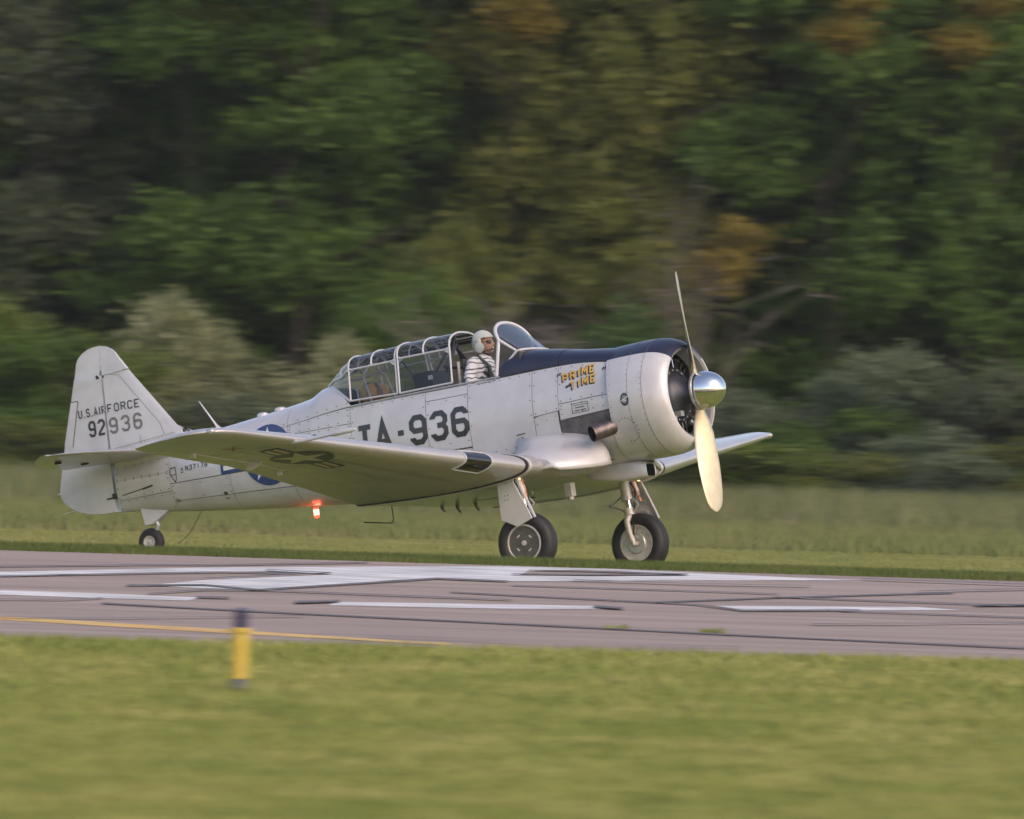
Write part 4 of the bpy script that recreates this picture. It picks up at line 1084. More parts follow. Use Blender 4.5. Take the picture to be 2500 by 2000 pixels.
# fin lettering
for i, ch in enumerate('U.S.AIR FORCE'):
    pass
def fin_pt(u, v, off): return (u, -((rud_ht(u, v) if u < -7.735 else fin_ht(u, v)) + off), v)
text('fin_lettering', 'U.S.AIR', -8.105, 1.020, 0.100, 0.056, 0.071, 0.015, fin_pt, 'black', rudder, slope=0.0, seg=0.02)
text('fin_lettering', 'FORCE', -7.700, 1.025, 0.100, 0.070, 0.092, 0.015, fin_pt, 'black', fin, seg=0.02)
text('serial_number', '92', -7.985, 0.780, 0.19, 0.105, 0.133, 0.030, fin_pt, 'black', rudder, seg=0.02)
text('serial_number', '936', -7.700, 0.775, 0.19, 0.120, 0.165, 0.030, fin_pt, 'worn_black', fin, seg=0.02)

# horizontal tail
def stab_sec(ay):
    le = -6.98 - 0.16 * max(0, ay - 0.1)
    te = -8.32 + 0.10 * ay + (0.55 * ((ay - 0.5) / 1.36) ** 2 if ay > 0.5 else 0)
    k = 0.0
    if ay > 1.30:
        e = (ay - 1.30) / 0.56; k = 1 - math.sqrt(max(0.0, 1 - min(e, 0.999) ** 2.3)); le -= 0.24 * k; te += 0.06 * k
    return le, te, k
SZ = 0.490
def stab_pt(ay, c, up):
    le, te, k = stab_sec(ay); ch = le - te; t = 0.10 * (1 - 0.25 * ay / 2) * math.sqrt(max(0.03, 1 - k))
    yt = 5 * t * (0.2969 * math.sqrt(max(c, 0)) - 0.1260 * c - 0.3516 * c * c + 0.2843 * c ** 3 - 0.1036 * c ** 4) * ch
    return (le - c * ch, ay, SZ - 0.012 * ay + (yt if up else -yt))
def stab_loft(ylist, sgn, c0, c1, n=14):
    g = MB(); rows = []
    for ay in ylist:
        a = cs(n, c0, c1); rows.append([(p[0], sgn * p[1], p[2]) for p in [stab_pt(ay, c, True) for c in a] + [stab_pt(ay, c, False) for c in a[::-1]]])
    g.grid(rows, close_v=True)
    for r in (rows[0], rows[-1]): g.add(r, [tuple(range(len(r)))])
    return g
yt_ = [1.30 + 0.56 * t for t in (0.1, 0.25, 0.4, 0.55, 0.68, 0.8, 0.9, 0.96, 0.99, 0.999)]
for sgn in (-1, 1):
    s = stab_loft([0.02, 0.3, 0.7, 1.0, 1.30] + yt_[:8], sgn, 0, 0.555).build('tailplane', M['paint_shaded'], plane, angle=50)
    e = stab_loft([0.16, 0.4, 0.7, 1.0, 1.30] + yt_, sgn, 0.56, 1.0).build('elevator', M['paint_shaded'], plane, angle=50)
    e.matrix_basis = Matrix.Translation((-7.72, 0, SZ)) @ Matrix.Rotation(math.radians(-3.5), 4, 'Y') @ Matrix.Translation((7.72, 0, -SZ))
    g = MB(); g.box((-7.74, sgn * 0.62, SZ - 0.055), (0.09, 0.03, 0.03)); g.box((-7.74, sgn * 1.2, SZ - 0.055), (0.08, 0.025, 0.025)); g.build('hinge_bracket', M['dark'], s)
    g = MB(); rows = []
    for x in np.linspace(-6.9, -7.68, 9):
        fp = fus_pt(x, s_of(x, 0.40)); rows.append([(x, sgn * (-fp[1] + 0.001), 0.36), (x, sgn * (-fp[1] + 0.03), 0.43), (x, sgn * 0.30, SZ - 0.05)])
    g.grid(rows); g.build('tailplane_fillet', M['paint'], plane)

# tail wheel
tw = empty('tail_wheel', (0, 0, 0), 0.2); tw.parent = plane
TWC = Vector((-7.367, 0.0, -0.540))
g = MB()
g.prism([(-7.43, -0.12), (-7.02, -0.20), (-7.24, -0.315), (-7.29, -0.345), (-7.395, -0.345)], -0.055, 0.055); g.build('strut_fairing', M['paint'], tw, bevel=0.008)
g = MB(); g.tube([(-7.27, 0, -0.30), (-7.245, 0, -0.36), (-7.29, 0, -0.44)], [0.030, 0.026, 0.024], 10); g.tube([(-7.06, 0.0, -0.22), (-7.22, 0.0, -0.33)], 0.012, 8)
for sgn in (1,): g.tube([(-7.29, 0, -0.43), (-7.33, sgn * 0.075, -0.48), (TWC.x, sgn * 0.075, TWC.z)], 0.016, 8)
g.build('fork', M['steel'], tw)
rotw = Matrix.Identity(3)
g = MB(); prof = [(-0.052, 0.075), (-0.062, 0.095), (-0.060, 0.125), (-0.045, 0.150), (-0.02, 0.163), (0.0, 0.165), (0.02, 0.163), (0.045, 0.150), (0.060, 0.125), (0.062, 0.095), (0.052, 0.075)]
g.lathe(prof, 'y', 40, 0, tuple(TWC)); g.build('tyre', M['tyre'], tw)
g = MB(); g.lathe([(-0.050, 0.078), (-0.058, 0.074), (-0.050, 0.055), (-0.040, 0.03), (-0.052, 0.028), (-0.055, 0.012), (-0.06, 0.0)], 'y', 32, 0, tuple(TWC)); g.lathe([(0.050, 0.078), (0.058, 0.074), (0.045, 0.055), (0.05, 0.0)], 'y', 32, 0, tuple(TWC)); g.build('rim', M['rim'], tw)

# ================================================================== MAIN GEAR
MWX, MWZ = -1.693, -1.458
for sgn in (-1, 1):
    wheel = empty('main_wheel', (0, 0, 0), 0.3); wheel.parent = plane
    c = (MWX, sgn * 1.285, MWZ)
    camber = Matrix.Rotation(sgn * math.radians(-2.0), 3, 'X') @ Matrix.Rotation(math.radians(3.0) if sgn < 0 else 0, 3, 'Z')
    prof = [(-0.085, 0.205)]
    for a, r in ((-0.105, 0.225), (-0.117, 0.255), (-0.116, 0.285), (-0.104, 0.312), (-0.086, 0.330), (-0.066, 0.339), (-0.060, 0.331), (-0.054, 0.341), (-0.024, 0.345), (-0.019, 0.336), (-0.013, 0.345), (0.013, 0.345), (0.019, 0.336), (0.024, 0.345), (0.054, 0.341), (0.060, 0.331), (0.066, 0.339), (0.086, 0.330), (0.104, 0.312), (0.116, 0.285), (0.117, 0.255), (0.105, 0.225), (0.085, 0.205)):
        prof.append((a, r))
    g = MB(); g.lathe(prof, 'y', 64, 0, c, camber); g.build('tyre', M['tyre'], wheel, angle=30)
    o_ = -1 if sgn < 0 else 1            # outboard direction
    g = MB(); g.lathe([(o_ * 0.082, 0.215), (o_ * 0.100, 0.212), (o_ * 0.104, 0.196), (o_ * 0.092, 0.190)], 'y', 48, 0, c, camber)
    g.lathe([(-o_ * 0.082, 0.215), (-o_ * 0.098, 0.212), (-o_ * 0.100, 0.198), (-o_ * 0.080, 0.190), (-o_ * 0.075, 0.12), (-o_ * 0.09, 0.115), (-o_ * 0.09, 0.05), (-o_ * 0.06, 0.0)], 'y', 48, 0, c, camber); g.build('rim', M['rim'], wheel)
    g = MB(); g.lathe([(o_ * 0.090, 0.192), (o_ * 0.094, 0.188), (o_ * 0.088, 0.10), (o_ * 0.092, 0.05), (o_ * 0.092, 0.0)], 'y', 48, 0, c, camber); g.build('hub_disc', M['hubcap'], wheel)
    g = MB(); g.lathe([(o_ * 0.090, 0.030), (o_ * 0.108, 0.028), (o_ * 0.112, 0.0)], 'y', 20, 0, c, camber)
    for k in range(4):
        t = k * math.pi / 2 + 0.5
        for q in range(3):
            a = t + q * 0.12; p = camber @ Vector((0.105 * math.cos(a), o_ * 0.096, 0.105 * math.sin(a))); g.box((c[0] + p.x, c[1] + p.y, c[2] + p.z), (0.014, 0.010, 0.014))
    g.build('hub_cap', M['rim'], wheel)
    g = MB()
    for k in range(10):
        t = 2 * math.pi * k / 10; p = camber @ Vector((0.085 * math.cos(t), -o_ * 0.092, 0.085 * math.sin(t))); g.lathe([(-0.006, 0.013), (0.006, 0.013), (0.007, 0)], 'y', 8, 0, (c[0] + p.x, c[1] + p.y, c[2] + p.z))
    g.lathe([(-o_ * 0.09, 0.115), (-o_ * 0.098, 0.108), (-o_ * 0.098, 0.06)], 'y', 32, 1, c, camber)
    g.build('brake', [M['dark'], M['steel']], wheel)
    # leg
    leg = empty('main_gear_leg', (0, 0, 0), 0.3); leg.parent = plane
    yin = sgn * 1.16
    g = MB(); g.tube([(-1.765, sgn * 1.20, -0.62), (-1.735, sgn * 1.19, -0.93)], [0.062, 0.058], 18); g.tube([(-1.738, sgn * 1.19, -0.90), (-1.732, sgn * 1.19, -0.955)], 0.068, 18); g.build('outer_strut', M['rim'], leg)
    g = MB(); g.tube([(-1.735, sgn * 1.19, -0.93), (-1.722, sgn * 1.185, -1.09)], 0.043, 16); g.build('oleo_strut', M['oleo'], leg)
    g = MB(); g.tube([(-1.735, sgn * 1.185, -1.05), (-1.722, sgn * 1.185, -1.13)], 0.060, 14); g.tube([(-1.728, sgn * 1.183, -1.10), (-1.755, sgn * 1.150, -1.20), (-1.735, yin - sgn * 0.015, -1.34), (MWX, yin - sgn * 0.015, MWZ - 0.02)], [0.042, 0.036, 0.032, 0.030], 12)
    g.tube([(MWX, yin - sgn * 0.03, MWZ), (MWX, sgn * 1.36, MWZ)], 0.030, 12); g.build('axle_fork', M['rim'], leg)
    g = MB(); g.tube([(-1.66, sgn * 1.19, -0.94), (-1.60, sgn * 1.19, -1.02), (-1.67, sgn * 1.19, -1.10)], 0.014, 8); g.tube([(-1.79, sgn * 1.185, -0.90), (-1.95, sgn * 1.18, -0.99), (-1.79, sgn * 1.18, -1.07)], 0.011, 8); g.lathe([(-0.02, 0.02), (0.02, 0.02)], 'y', 10, 0, (-1.95, sgn * 1.18, -0.99)); g.build('torque_link', M['steel'], leg)
    g = MB(); g.lathe([(-0.008, 0.05), (0.008, 0.05)], 'y', 20, 0, (-1.62, sgn * 1.21, -0.90)); g.lathe([(-0.012, 0.036), (0.012, 0.036)], 'y', 20, 1, (-1.62, sgn * 1.21, -0.90)); g.tube([(-1.70, sgn * 1.23, -0.72), (-1.63, sgn * 1.22, -0.85), (-1.67, sgn * 1.22, -1.05), (-1.70, sgn * 1.16, -1.36)], 0.009, 8); g.build('brake_hose', [M['dark'], M['steel']], leg)
    # flat leg fairing plate outboard of the wheel leg
    yf = 1.445
    pl = [(-1.905, -0.70), (-1.90, -0.80), (-1.905, -1.17), (-1.705, -1.275), (-1.505, -1.205), (-1.545, -1.10), (-1.685, -0.765), (-1.67, -0.70)]
    g = MB(); g.prism(pl, sgn * yf, sgn * (yf - 0.014)); g.build('leg_fairing', M['paint'], leg, bevel=0.004)
    g = MB(); ed = [(-1.66, -0.74), (-1.52, -1.10), (-1.485, -1.20)]
    g.tube([(a, sgn * (yf - 0.03), b) for a, b in ed], 0.018, 8)
    for z in (-0.85, -0.98, -1.1):
        g.box((-1.72, sgn * (yf - 0.03), z), (0.20, 0.02, 0.03))
    g.build('fairing_stiffener', M['steel'], leg)
    g = MB()
    for dx in (-0.02, 0.02):
        for dz in (-0.025, 0.025): g.lathe([(0, 0.008), (sgn * 0.003, 0.0)], 'y', 6, 0, (-1.80 + dx, sgn * (yf + 0.0005), -0.93 + dz))
    g.build('fairing_bolt', M['dark'], leg)
    g = MB(); g.tube([(-1.70, sgn * 1.30, -0.72), (-1.655, sgn * 1.31, -0.86), (-1.645, sgn * 1.31, -0.90)], [0.03, 0.024, 0.012], 10); g.box((-1.655, sgn * 1.31, -0.885), (0.03, 0.03, 0.04)); g.build('retraction_link', M['rim'], leg)
    g = MB(); g.tube([(-1.70, sgn * 1.24, -0.66), (-1.62, sgn * 1.30, -0.98)], 0.013, 8); g.build('warning_rod', M['orange'], leg)
    g = MB(); g.lathe([(-0.02, 0.0), (-0.012, 0.022), (0.01, 0.028), (0.016, 0.0)], 'x', 14, 0, (-1.655, sgn * 1.36, -0.715)); g.build('gear_lamp', M['lamp'], leg)

# ---- belly bits: beacon, antennas, flap brackets
g = MB(); g.lathe([(0.0, 0.036), (-0.02, 0.036), (-0.035, 0.030)], 'z', 20, 0, (-5.127, 0, -0.470)); beacon_base = g.build('beacon_base', M['steel'], fuselage)
g = MB(); g.lathe([(0.0, 0.030), (-0.020, 0.032)], 'z', 24, 0, (-5.127, 0, -0.500)); g.lathe([(-0.020, 0.031), (-0.085, 0.030)], 'z', 24, 1, (-5.127, 0, -0.500)); g.lathe([(-0.085, 0.031), (-0.108, 0.025), (-0.118, 0.0)], 'z', 24, 0, (-5.127, 0, -0.500)); g.build('beacon_light', [M['beacon'], M['beacon_core']], fuselage)
bl = bpy.data.lights.new('beacon_lamp', 'POINT'); bl.energy = 0.5; bl.color = (1.0, 0.10, 0.05); bl.shadow_soft_size = 0.05
blo = bpy.data.objects.new('beacon_lamp', bl); COL.objects.link(blo); blo.parent = plane; blo.location = (-5.127, -0.10, -0.60)
g = MB(); g.tube([(-6.26, 0, 0.60), (-6.30, 0, 0.66), (-6.482, 0, 0.962)], [0.050, 0.022, 0.008], 10, flat=0.5); g.build('antenna_mast', M['paint'], fuselage)
g = MB(); g.tube([(-4.13, 0, -0.60), (-4.125, 0, -0.78), (-4.135, 0, -0.815), (-4.17, 0, -0.83), (-4.52, 0, -0.765)], 0.0075, 8); g.build('bent_antenna', M['wire'], fuselage)
g = MB(); g.tube([(-6.65, 0, -0.29), (-6.70, 0, -0.36), (-6.82, 0, -0.50), (-6.93, 0, -0.575), (-7.01, 0, -0.612)], 0.004, 6); g.build('trailing_wire', M['wire'], fuselage)
for x, l in ((-3.62, 0.055), (-3.42, 0.095), (-3.18, 0.11)):
    y = 0.25; g = MB()
    g.prism([(x + 0.03, -0.70), (x - 0.02, -0.70), (x - 0.01, -0.72 - l * 0.6), (x + 0.03, -0.74 - l), (x + 0.045, -0.735 - l), (x + 0.02, -0.74 - l * 0.5)], y - 0.012, y + 0.012); g.build('step_bracket', M['bracket'], fuselage)
g = MB(); g.box((-3.2, 0.9, -0.69), (0.5, 0.02, 0.05)); g.box((-2.7, 0.7, -0.75), (0.10, 0.02, 0.06)); g.build('flap_track', M['dark'], fuselage)

# ================================================================== CANOPY
def arch_prof(yb, zb, ys, zs, zt, n=10, nu=2.4):
    """from starboard rail up over the top: list of (y,z) starboard half"""
    lo = [(lerp(yb, ys, t), lerp(zb, zs, t)) for t in np.linspace(0, 1, 5)]
    up = [(ys * max(0.0, math.cos(t)) ** (2 / nu), zs + (zt - zs) * math.sin(t) ** (2 / nu)) for t in np.linspace(0, math.pi / 2, n + 1)[1:]]
    return lo + up
def full(x0, prof, lean=0.0):
    """points with x shifted by lean * height"""
    st = [(x0 + lean * (z - prof[0][1]), -y, z) for y, z in prof]
    return st + [(p[0], -p[1], p[2]) for p in st[::-1][1:]]
def can_prof(x):
    k = [(-2.87, 0.435, 0.572, 0.372, 0.967, 1.163), (-3.57, 0.428, 0.566, 0.362, 0.966, 1.158), (-3.60, 0.415, 0.57, 0.352, 0.955, 1.148), (-4.24, 0.402, 0.588, 0.340, 0.945, 1.117)]
    return [interp(x, k, i) for i in range(1, 6)]
def hood(x0, x1, lean, name, splits):
    h = empty(name, (0, 0, 0), 0.2); h.parent = plane
    fr = MB(); P = {}
    xs_ = [x0] + splits + [x1]
    for x in xs_:
        P[x] = full(x, arch_prof(*can_prof(x)), lean)
    n = len(P[x0])
    for x in (x0, x1): fr.tube(P[x], 0.0115, 6)
    for x in splits: fr.tube(P[x][4:-4], 0.012, 6)
    for idx, r in ((0, 0.012), (4, 0.0125), (n // 2, 0.009), (n - 5, 0.0125), (n - 1, 0.012)):
        fr.tube([P[x][idx] for x in xs_], r, 6)
    # corner gussets at the shoulder
    for x, d in ((x0, -1), (x1, 1)):
        for si in (4, n - 5):
            p = Vector(P[x][si]); q = Vector(P[x][si - 1 if si == 4 else si + 1]); e = Vector((0.09 * d, 0, 0)); m = (q - p) * 0.7
            fr.add([p, p + e, p + m], [(0, 1, 2)]); 
            q2 = Vector(P[x][si + 1 if si == 4 else si - 1]); m2 = (q2 - p) * 0.8; fr.add([p, p + e * 0.8, p + m2], [(0, 1, 2)])
    fr.build('canopy_frame', M['frame'], h, recalc=False)
    gl = []
    for a, b in ((0, 4), (n - 5, n - 1)):
        g = MB(); g.grid([P[x][a:b + 1] for x in xs_]); g.build('pane', M['glass'], h, recalc=False)
    for xa, xb in zip(xs_, xs_[1:]):
        for a, b in ((4, n // 2), (n // 2, n - 5)):
            g = MB(); g.grid([P[x][a:b + 1] for x in (xa, xb)]); g.build('pane', M['glass'], h, recalc=False)
    return P
# slid-back front hood, overlapping the fixed middle; rear hood
LEAN = -0.03
PA = hood(-2.87, -3.57, LEAN, 'sliding_hood', [-3.22])
PB = hood(-3.61, -4.24, LEAN, 'rear_hood', [-3.93])
# inner arches of the fixed frame seen through the panes
g = MB()
for x in (-3.42, -4.12):
    pr = arch_prof(*can_prof(x)); pr = [(y * 0.955, z - 0.012) for y, z in pr]; g.tube(full(x, pr, LEAN)[4:-4], 0.009, 6)
g.build('inner_arch', M['frame'], plane)
# tail glass
tail = empty('tail_glazing', (0, 0, 0), 0.2); tail.parent = plane
pr0 = full(-4.25, arch_prof(*can_prof(-4.24)), LEAN); n = len(pr0)
rows = [pr0]
for t in (0.33, 0.66, 1.0):
    x = lerp(-4.25, -4.73, t); se = s_edge(x)
    row = []
    bot = fus_pt(x, min(se, 0.999)); 
    ztop = [None, 1.035, 0.945, 0.845][(0.33, 0.66, 1.0).index(t) + 1]
    yb, zb = -bot[1], bot[2]; ys, zs = yb * 0.92 + 0.01, lerp(zb, ztop, 0.55)
    pr = arch_prof(yb, zb, min(ys, lerp(0.34, 0.06, t)), zs, ztop)
    rows.append(full(x, pr, LEAN))
rows[-1] = [(lerp(p[0], -4.72, 0.7), p[1], p[2]) for p in rows[-1]]
for a, b in ((0, 4), (4, n // 2), (n // 2, n - 5), (n - 5, n - 1)):
    g = MB(); g.grid([r[a:b + 1] for r in rows]); g.build('pane', M['glass'], tail, recalc=False)
g = MB()
for idx, r in ((0, 0.016), (4, 0.017), (n // 2, 0.013), (n - 5, 0.017), (n - 1, 0.016)): g.tube([q[idx] for q in rows], r, 6)
g.tube(rows[1][4:-4], 0.013, 6)
g.build('canopy_frame', M['frame'], tail, recalc=False)
# windshield
ws = empty('windshield', (0, 0, 0), 0.2); ws.parent = plane
ap = arch_prof(0.435, 0.545, 0.385, 0.955, 1.176, 10, 2.2)
arch = [(-2.285 + 0.06 * max(0, min(1, (z - 0.55) / 0.4)) - 0.10 * max(0, (z - 0.955) / 0.22), -y, z) for y, z in ap]
arch = arch + [(p[0], -p[1], p[2]) for p in arch[::-1][1:]]
n = len(arch); m = n // 2
basec = []
for k in range(4, n - 4):
    t = (k - 4) / (n - 9); a = math.pi * t
    zb = 0.800 + 0.014 * math.sin(a); basec.append((-2.04 + 0.11 * math.sin(a) ** 0.8, -0.335 * math.cos(a), zb))
# upper curved glass
g = MB(); g.grid([[tuple(Vector(arch[k]).lerp(Vector(basec[k - 4]), t)) for k in range(4, n - 4)] for t in np.linspace(0, 1, 8).tolist()]); g.build('pane', M['glass_dark'], ws, recalc=False)
for sgn in (-1, 1):
    tri = [arch[k] for k in range(0, 5)] if sgn < 0 else [arch[n - 1 - k] for k in range(0, 5)]
    b = basec[0] if sgn < 0 else basec[-1]
    g = MB(); g.add(tri + [b], [(0, 1, 5), (1, 2, 5), (2, 3, 5), (3, 4, 5)]); g.build('pane', M['glass_dark'], ws, recalc=False)
g = MB(); g.grid([basec, [(p[0] + 0.01, p[1] * 1.05, p[2] - 0.09) for p in basec]]); g.build('coaming', M['navy'], ws, recalc=False)
g = MB(); g.tube(arch, 0.020, 8); g.tube([arch[4], basec[0]], [0.020, 0.013], 8); g.tube([arch[-5], basec[-1]], [0.020, 0.013], 8); g.tube(basec, 0.014, 8); g.tube([arch[0], basec[0]], 0.014, 8); g.tube([arch[-1], basec[-1]], 0.014, 8)
g.build('canopy_frame', M['frame'], ws, recalc=False)

# ---- cockpit furniture
g = MB(); g.tube([(-2.90, -0.20, 0.40), (-2.895, -0.20, 0.82)], 0.018, 8); g.tube([(-2.95, -0.15, 0.40), (-2.93, -0.15, 0.80)], 0.014, 8); g.tube([(-2.90, 0.20, 0.40), (-2.895, 0.20, 0.82)], 0.018, 8)
g.build('seat_tube', M['rim'], plane)
g = MB(); rows = [[(-2.84 - 0.05 * (1 - (2 * t - 1) ** 2), lerp(-0.21, 0.21, t), z) for t in np.linspace(0, 1, 9)] for z in (0.15, 0.4, 0.7, 0.80, 0.84)]
g.grid(rows); o = g.build('seat_back', M['interior'], plane); md = o.modifiers.new('thickness', 'SOLIDIFY'); md.thickness = 0.04
g = MB(); g.box((-2.83, -0.12, 0.62), (0.05, 0.07, 0.16)); g.build('seat_cushion', M['tan'], plane, bevel=0.015)
# roll-over truss behind the pilot
g = MB(); g.tube([(-3.02, -0.30, 0.50), (-3.02, 0.0, 1.12), (-3.02, 0.30, 0.50)], 0.020, 8); g.tube([(-3.02, -0.04, 1.05), (-3.0, 0.30, 0.78)], 0.02, 8); g.tube([(-3.02, 0.04, 1.05), (-3.0, -0.30, 0.78)], 0.02, 8); g.tube([(-3.02, -0.3, 0.78), (-3.02, 0.3, 0.78)], 0.02, 8)
g.tube([(-3.02, 0.0, 1.10), (-3.36, -0.18, 0.60)], 0.015, 8); g.tube([(-3.02, 0.0, 1.10), (-3.36, 0.18, 0.60)], 0.015, 8)
g.build('rollover_truss', M['frame_dark'], plane)
g = MB(); g.box((-3.36, 0.0, 0.66), (0.24, 0.46, 0.24)); g.box((-3.26, -0.235, 0.70), (0.06, 0.01, 0.05), 1); g.build('instrument_shroud', [M['frame_dark'], M['rim']], plane, bevel=0.02)
g = MB(); g.tube([(-3.50, -0.14, 0.60), (-3.52, -0.20, 0.80), (-3.62, -0.22, 0.95)], 0.012, 8); g.build('grab_handle', M['frame_dark'], plane)
g = MB(); g.tube([(-4.02, -0.30, 0.52), (-4.12, -0.26, 0.86), (-4.15, 0.0, 1.02), (-4.12, 0.26, 0.86), (-4.02, 0.30, 0.52)], 0.012, 8); g.tube([(-4.25, -0.18, 0.50), (-4.27, -0.18, 0.73)], 0.014, 8); g.build('rear_seat_frame', M['rim'], plane)
# tan rolled cushion with strap
g = MB(); rows = []
for k in range(13):
    t = k / 12; y = lerp(-0.20, 0.20, t); e = math.sqrt(max(0.05, 1 - (2 * t - 1) ** 6))
    rows.append([(-4.15 + 0.125 * e * math.copysign(abs(math.cos(a)) ** 0.7, math.cos(a)), y, 0.665 + 0.115 * e * math.copysign(abs(math.sin(a)) ** 0.7, math.sin(a)) + 0.012 * math.sin(3 * a + y * 9)) for a in np.linspace(0, 2 * math.pi, 21)[:-1]])
g.grid(rows, close_v=True)
for r in (rows[0], rows[-1]): g.add(r, [tuple(range(20))])
cush = g.build('rear_headrest', M['tan'], plane)
g = MB(); rows = [[(-4.13 + dx + 0.13 * math.cos(a), -0.215 + 0.0 * a if False else y, 0.665 + 0.125 * math.sin(a)) for a in np.linspace(-0.3, math.pi + 0.3, 14)] for y, dx in ((-0.15, 0.02), (-0.10, 0.02))]
g.grid(rows); g.tube([(-4.09, -0.205, 0.56), (-4.12, -0.21, 0.66), (-4.15, -0.19, 0.785)], 0.016, 8, flat=0.4); g.build('strap', M['strap'], cush)
g = MB(); g.box((-4.45, 0.0, 0.60), (0.30, 0.40, 0.12)); g.box((-4.42, -0.1, 0.69), (0.10, 0.10, 0.06)); g.build('radio_box', M['frame_dark'], plane, bevel=0.02)

# ================================================================== PILOT
M['skin'] = material('skin', (0.46, 0.24, 0.17), 0.55)
M['helmet'] = material('pale_helmet', (0.52, 0.53, 0.47), 0.3, 0, 0.4, 0.05, 6)
M['vest'] = material('harness_dark', (0.07, 0.075, 0.07), 0.8, 0, 0, 0.3, 30)
M['trousers'] = material('trousers', (0.05, 0.05, 0.06), 0.8)
M['visor'] = material('sunglass_lens', (0.05, 0.02, 0.015), 0.08, 0, 0.5)
def striped():
    m = bpy.data.materials.new('striped_shirt'); m.use_nodes = True
    nt = m.node_tree; b = nt.nodes["Principled BSDF"]; b.inputs["Roughness"].default_value = 0.85
    tc = nt.nodes.new("ShaderNodeTexCoord"); w = nt.nodes.new("ShaderNodeTexWave"); w.wave_type = 'BANDS'; w.bands_direction = 'Z'
    w.inputs["Scale"].default_value = 5.8; w.inputs["Distortion"].default_value = 4.5; w.inputs["Detail"].default_value = 1.5; w.inputs["Detail Scale"].default_value = 1.6
    r = nt.nodes.new("ShaderNodeValToRGB"); e = r.color_ramp.elements; e[0].position = 0.08; e[0].color = (0.07, 0.07, 0.09, 1); e[1].position = 0.20; e[1].color = (0.74, 0.73, 0.74, 1)
    nt.links.new(tc.outputs["Object"], w.inputs["Vector"]); nt.links.new(w.outputs["Fac"], r.inputs[0]); nt.links.new(r.outputs[0], b.inputs["Base Color"])
    return m
M['shirt'] = striped()
HC = Vector((-2.632, 0.0, 0.985))
g = MB()
NU, NV = 40, 28; rows = []
for i in range(NV + 1):
    ph = -math.pi / 2 + math.pi * i / NV; row = []
    for j in range(NU):
        th = 2 * math.pi * j / NU
        X, Y, Z = math.cos(ph) * math.cos(th), math.cos(ph) * math.sin(th), math.sin(ph)
        x, y, z = X * 0.102, Y * 0.079, Z * 0.128
        if Z < 0: y *= 1 - 0.28 * (-Z) ** 1.3; x = x * (1 - 0.10 * -Z) + 0.012 * (-Z)
        if X > 0:
            ga = lambda yc, zc, sy, sz: math.exp(-((Y - yc) / sy) ** 2 - ((Z - zc) / sz) ** 2)
            x += 0.030 * ga(0, -0.18, 0.13, 0.16) + 0.012 * ga(0, 0.02, 0.10, 0.20) - 0.010 * (ga(0.36, 0.06, 0.2, 0.13) + ga(-0.36, 0.06, 0.2, 0.13)) + 0.006 * ga(0, 0.22, 0.6, 0.1)
            x += 0.007 * ga(0, -0.47, 0.28, 0.05) + 0.006 * ga(0, -0.60, 0.24, 0.06) - 0.004 * ga(0, -0.535, 0.25, 0.03) + 0.014 * ga(0, -0.84, 0.25, 0.15)
        row.append((HC.x + x, HC.y + y, HC.z + z))
    rows.append(row)
g.grid(rows, close_v=True)
g.tube([(-2.68, 0, 0.72), (-2.665, 0, 0.80), (-2.645, 0, 0.90)], [0.075, 0.062, 0.058], 14)
# torso, arms, legs as one skin, fused below
g.tube([(-2.72, 0, 0.08), (-2.74, 0, 0.30), (-2.74, 0, 0.55), (-2.70, 0, 0.72), (-2.68, 0, 0.78)], [0.15, 0.14, 0.155, 0.13, 0.07], 16)
arms = {-1: [(-2.70, -0.185, 0.775), (-2.735, -0.25, 0.61), (-2.70, -0.27, 0.50), (-2.56, -0.24, 0.45), (-2.42, -0.10, 0.44)],
        1: [(-2.70, 0.185, 0.775), (-2.70, 0.25, 0.61), (-2.66, 0.28, 0.49), (-2.52, 0.31, 0.45), (-2.40, 0.32, 0.45)]}
for sg, pth in arms.items():
    g.tube(pth, [0.062, 0.052, 0.046, 0.040, 0.030], 12)
    h = Vector(pth[-1]); g.tube([h, h + Vector((0.05, 0, 0.0)), h + Vector((0.09, 0, -0.005))], [0.030, 0.040, 0.036], 10, flat=0.55)
    for k, L in enumerate((0.075, 0.085, 0.078, 0.060)):
        b = h + Vector((0.085, -0.030 + 0.020 * k, -0.003)); g.tube([b, b + Vector((L * 0.45, 0, -0.008)), b + Vector((L * 0.70, 0, -0.035)), b + Vector((L * 0.62, 0, -0.060))], [0.0095, 0.009, 0.0085, 0.007], 7)
    b = h + Vector((0.035, -sg * 0.035, 0.0)); g.tube([b, b + Vector((0.03, -sg * 0.022, -0.012)), b + Vector((0.06, -sg * 0.020, -0.035))], [0.012, 0.011, 0.008], 7)
for sg in (-1, 1):
    g.tube([(-2.70, sg * 0.09, 0.10), (-2.45, sg * 0.13, 0.20), (-2.30, sg * 0.15, 0.22)], [0.092, 0.078, 0.062], 12)
    g.tube([(-2.30, sg * 0.15, 0.22), (-2.20, sg * 0.14, 0.02), (-2.12, sg * 0.13, -0.16)], [0.062, 0.054, 0.042], 12); g.tube([(-2.15, sg * 0.13, -0.19), (-2.03, sg * 0.13, -0.15)], [0.045, 0.036], 10)
person = g.build('person', M['skin'], None)
md = person.modifiers.new('fuse', 'REMESH'); md.mode = 'VOXEL'; md.voxel_size = 0.0075; md.use_smooth_shade = True
person.matrix_world = PLANE_M
tag(person, 'pilot in pale helmet, sunglasses and striped shirt seated in the open front cockpit', 'person')
g = MB(); rows = []
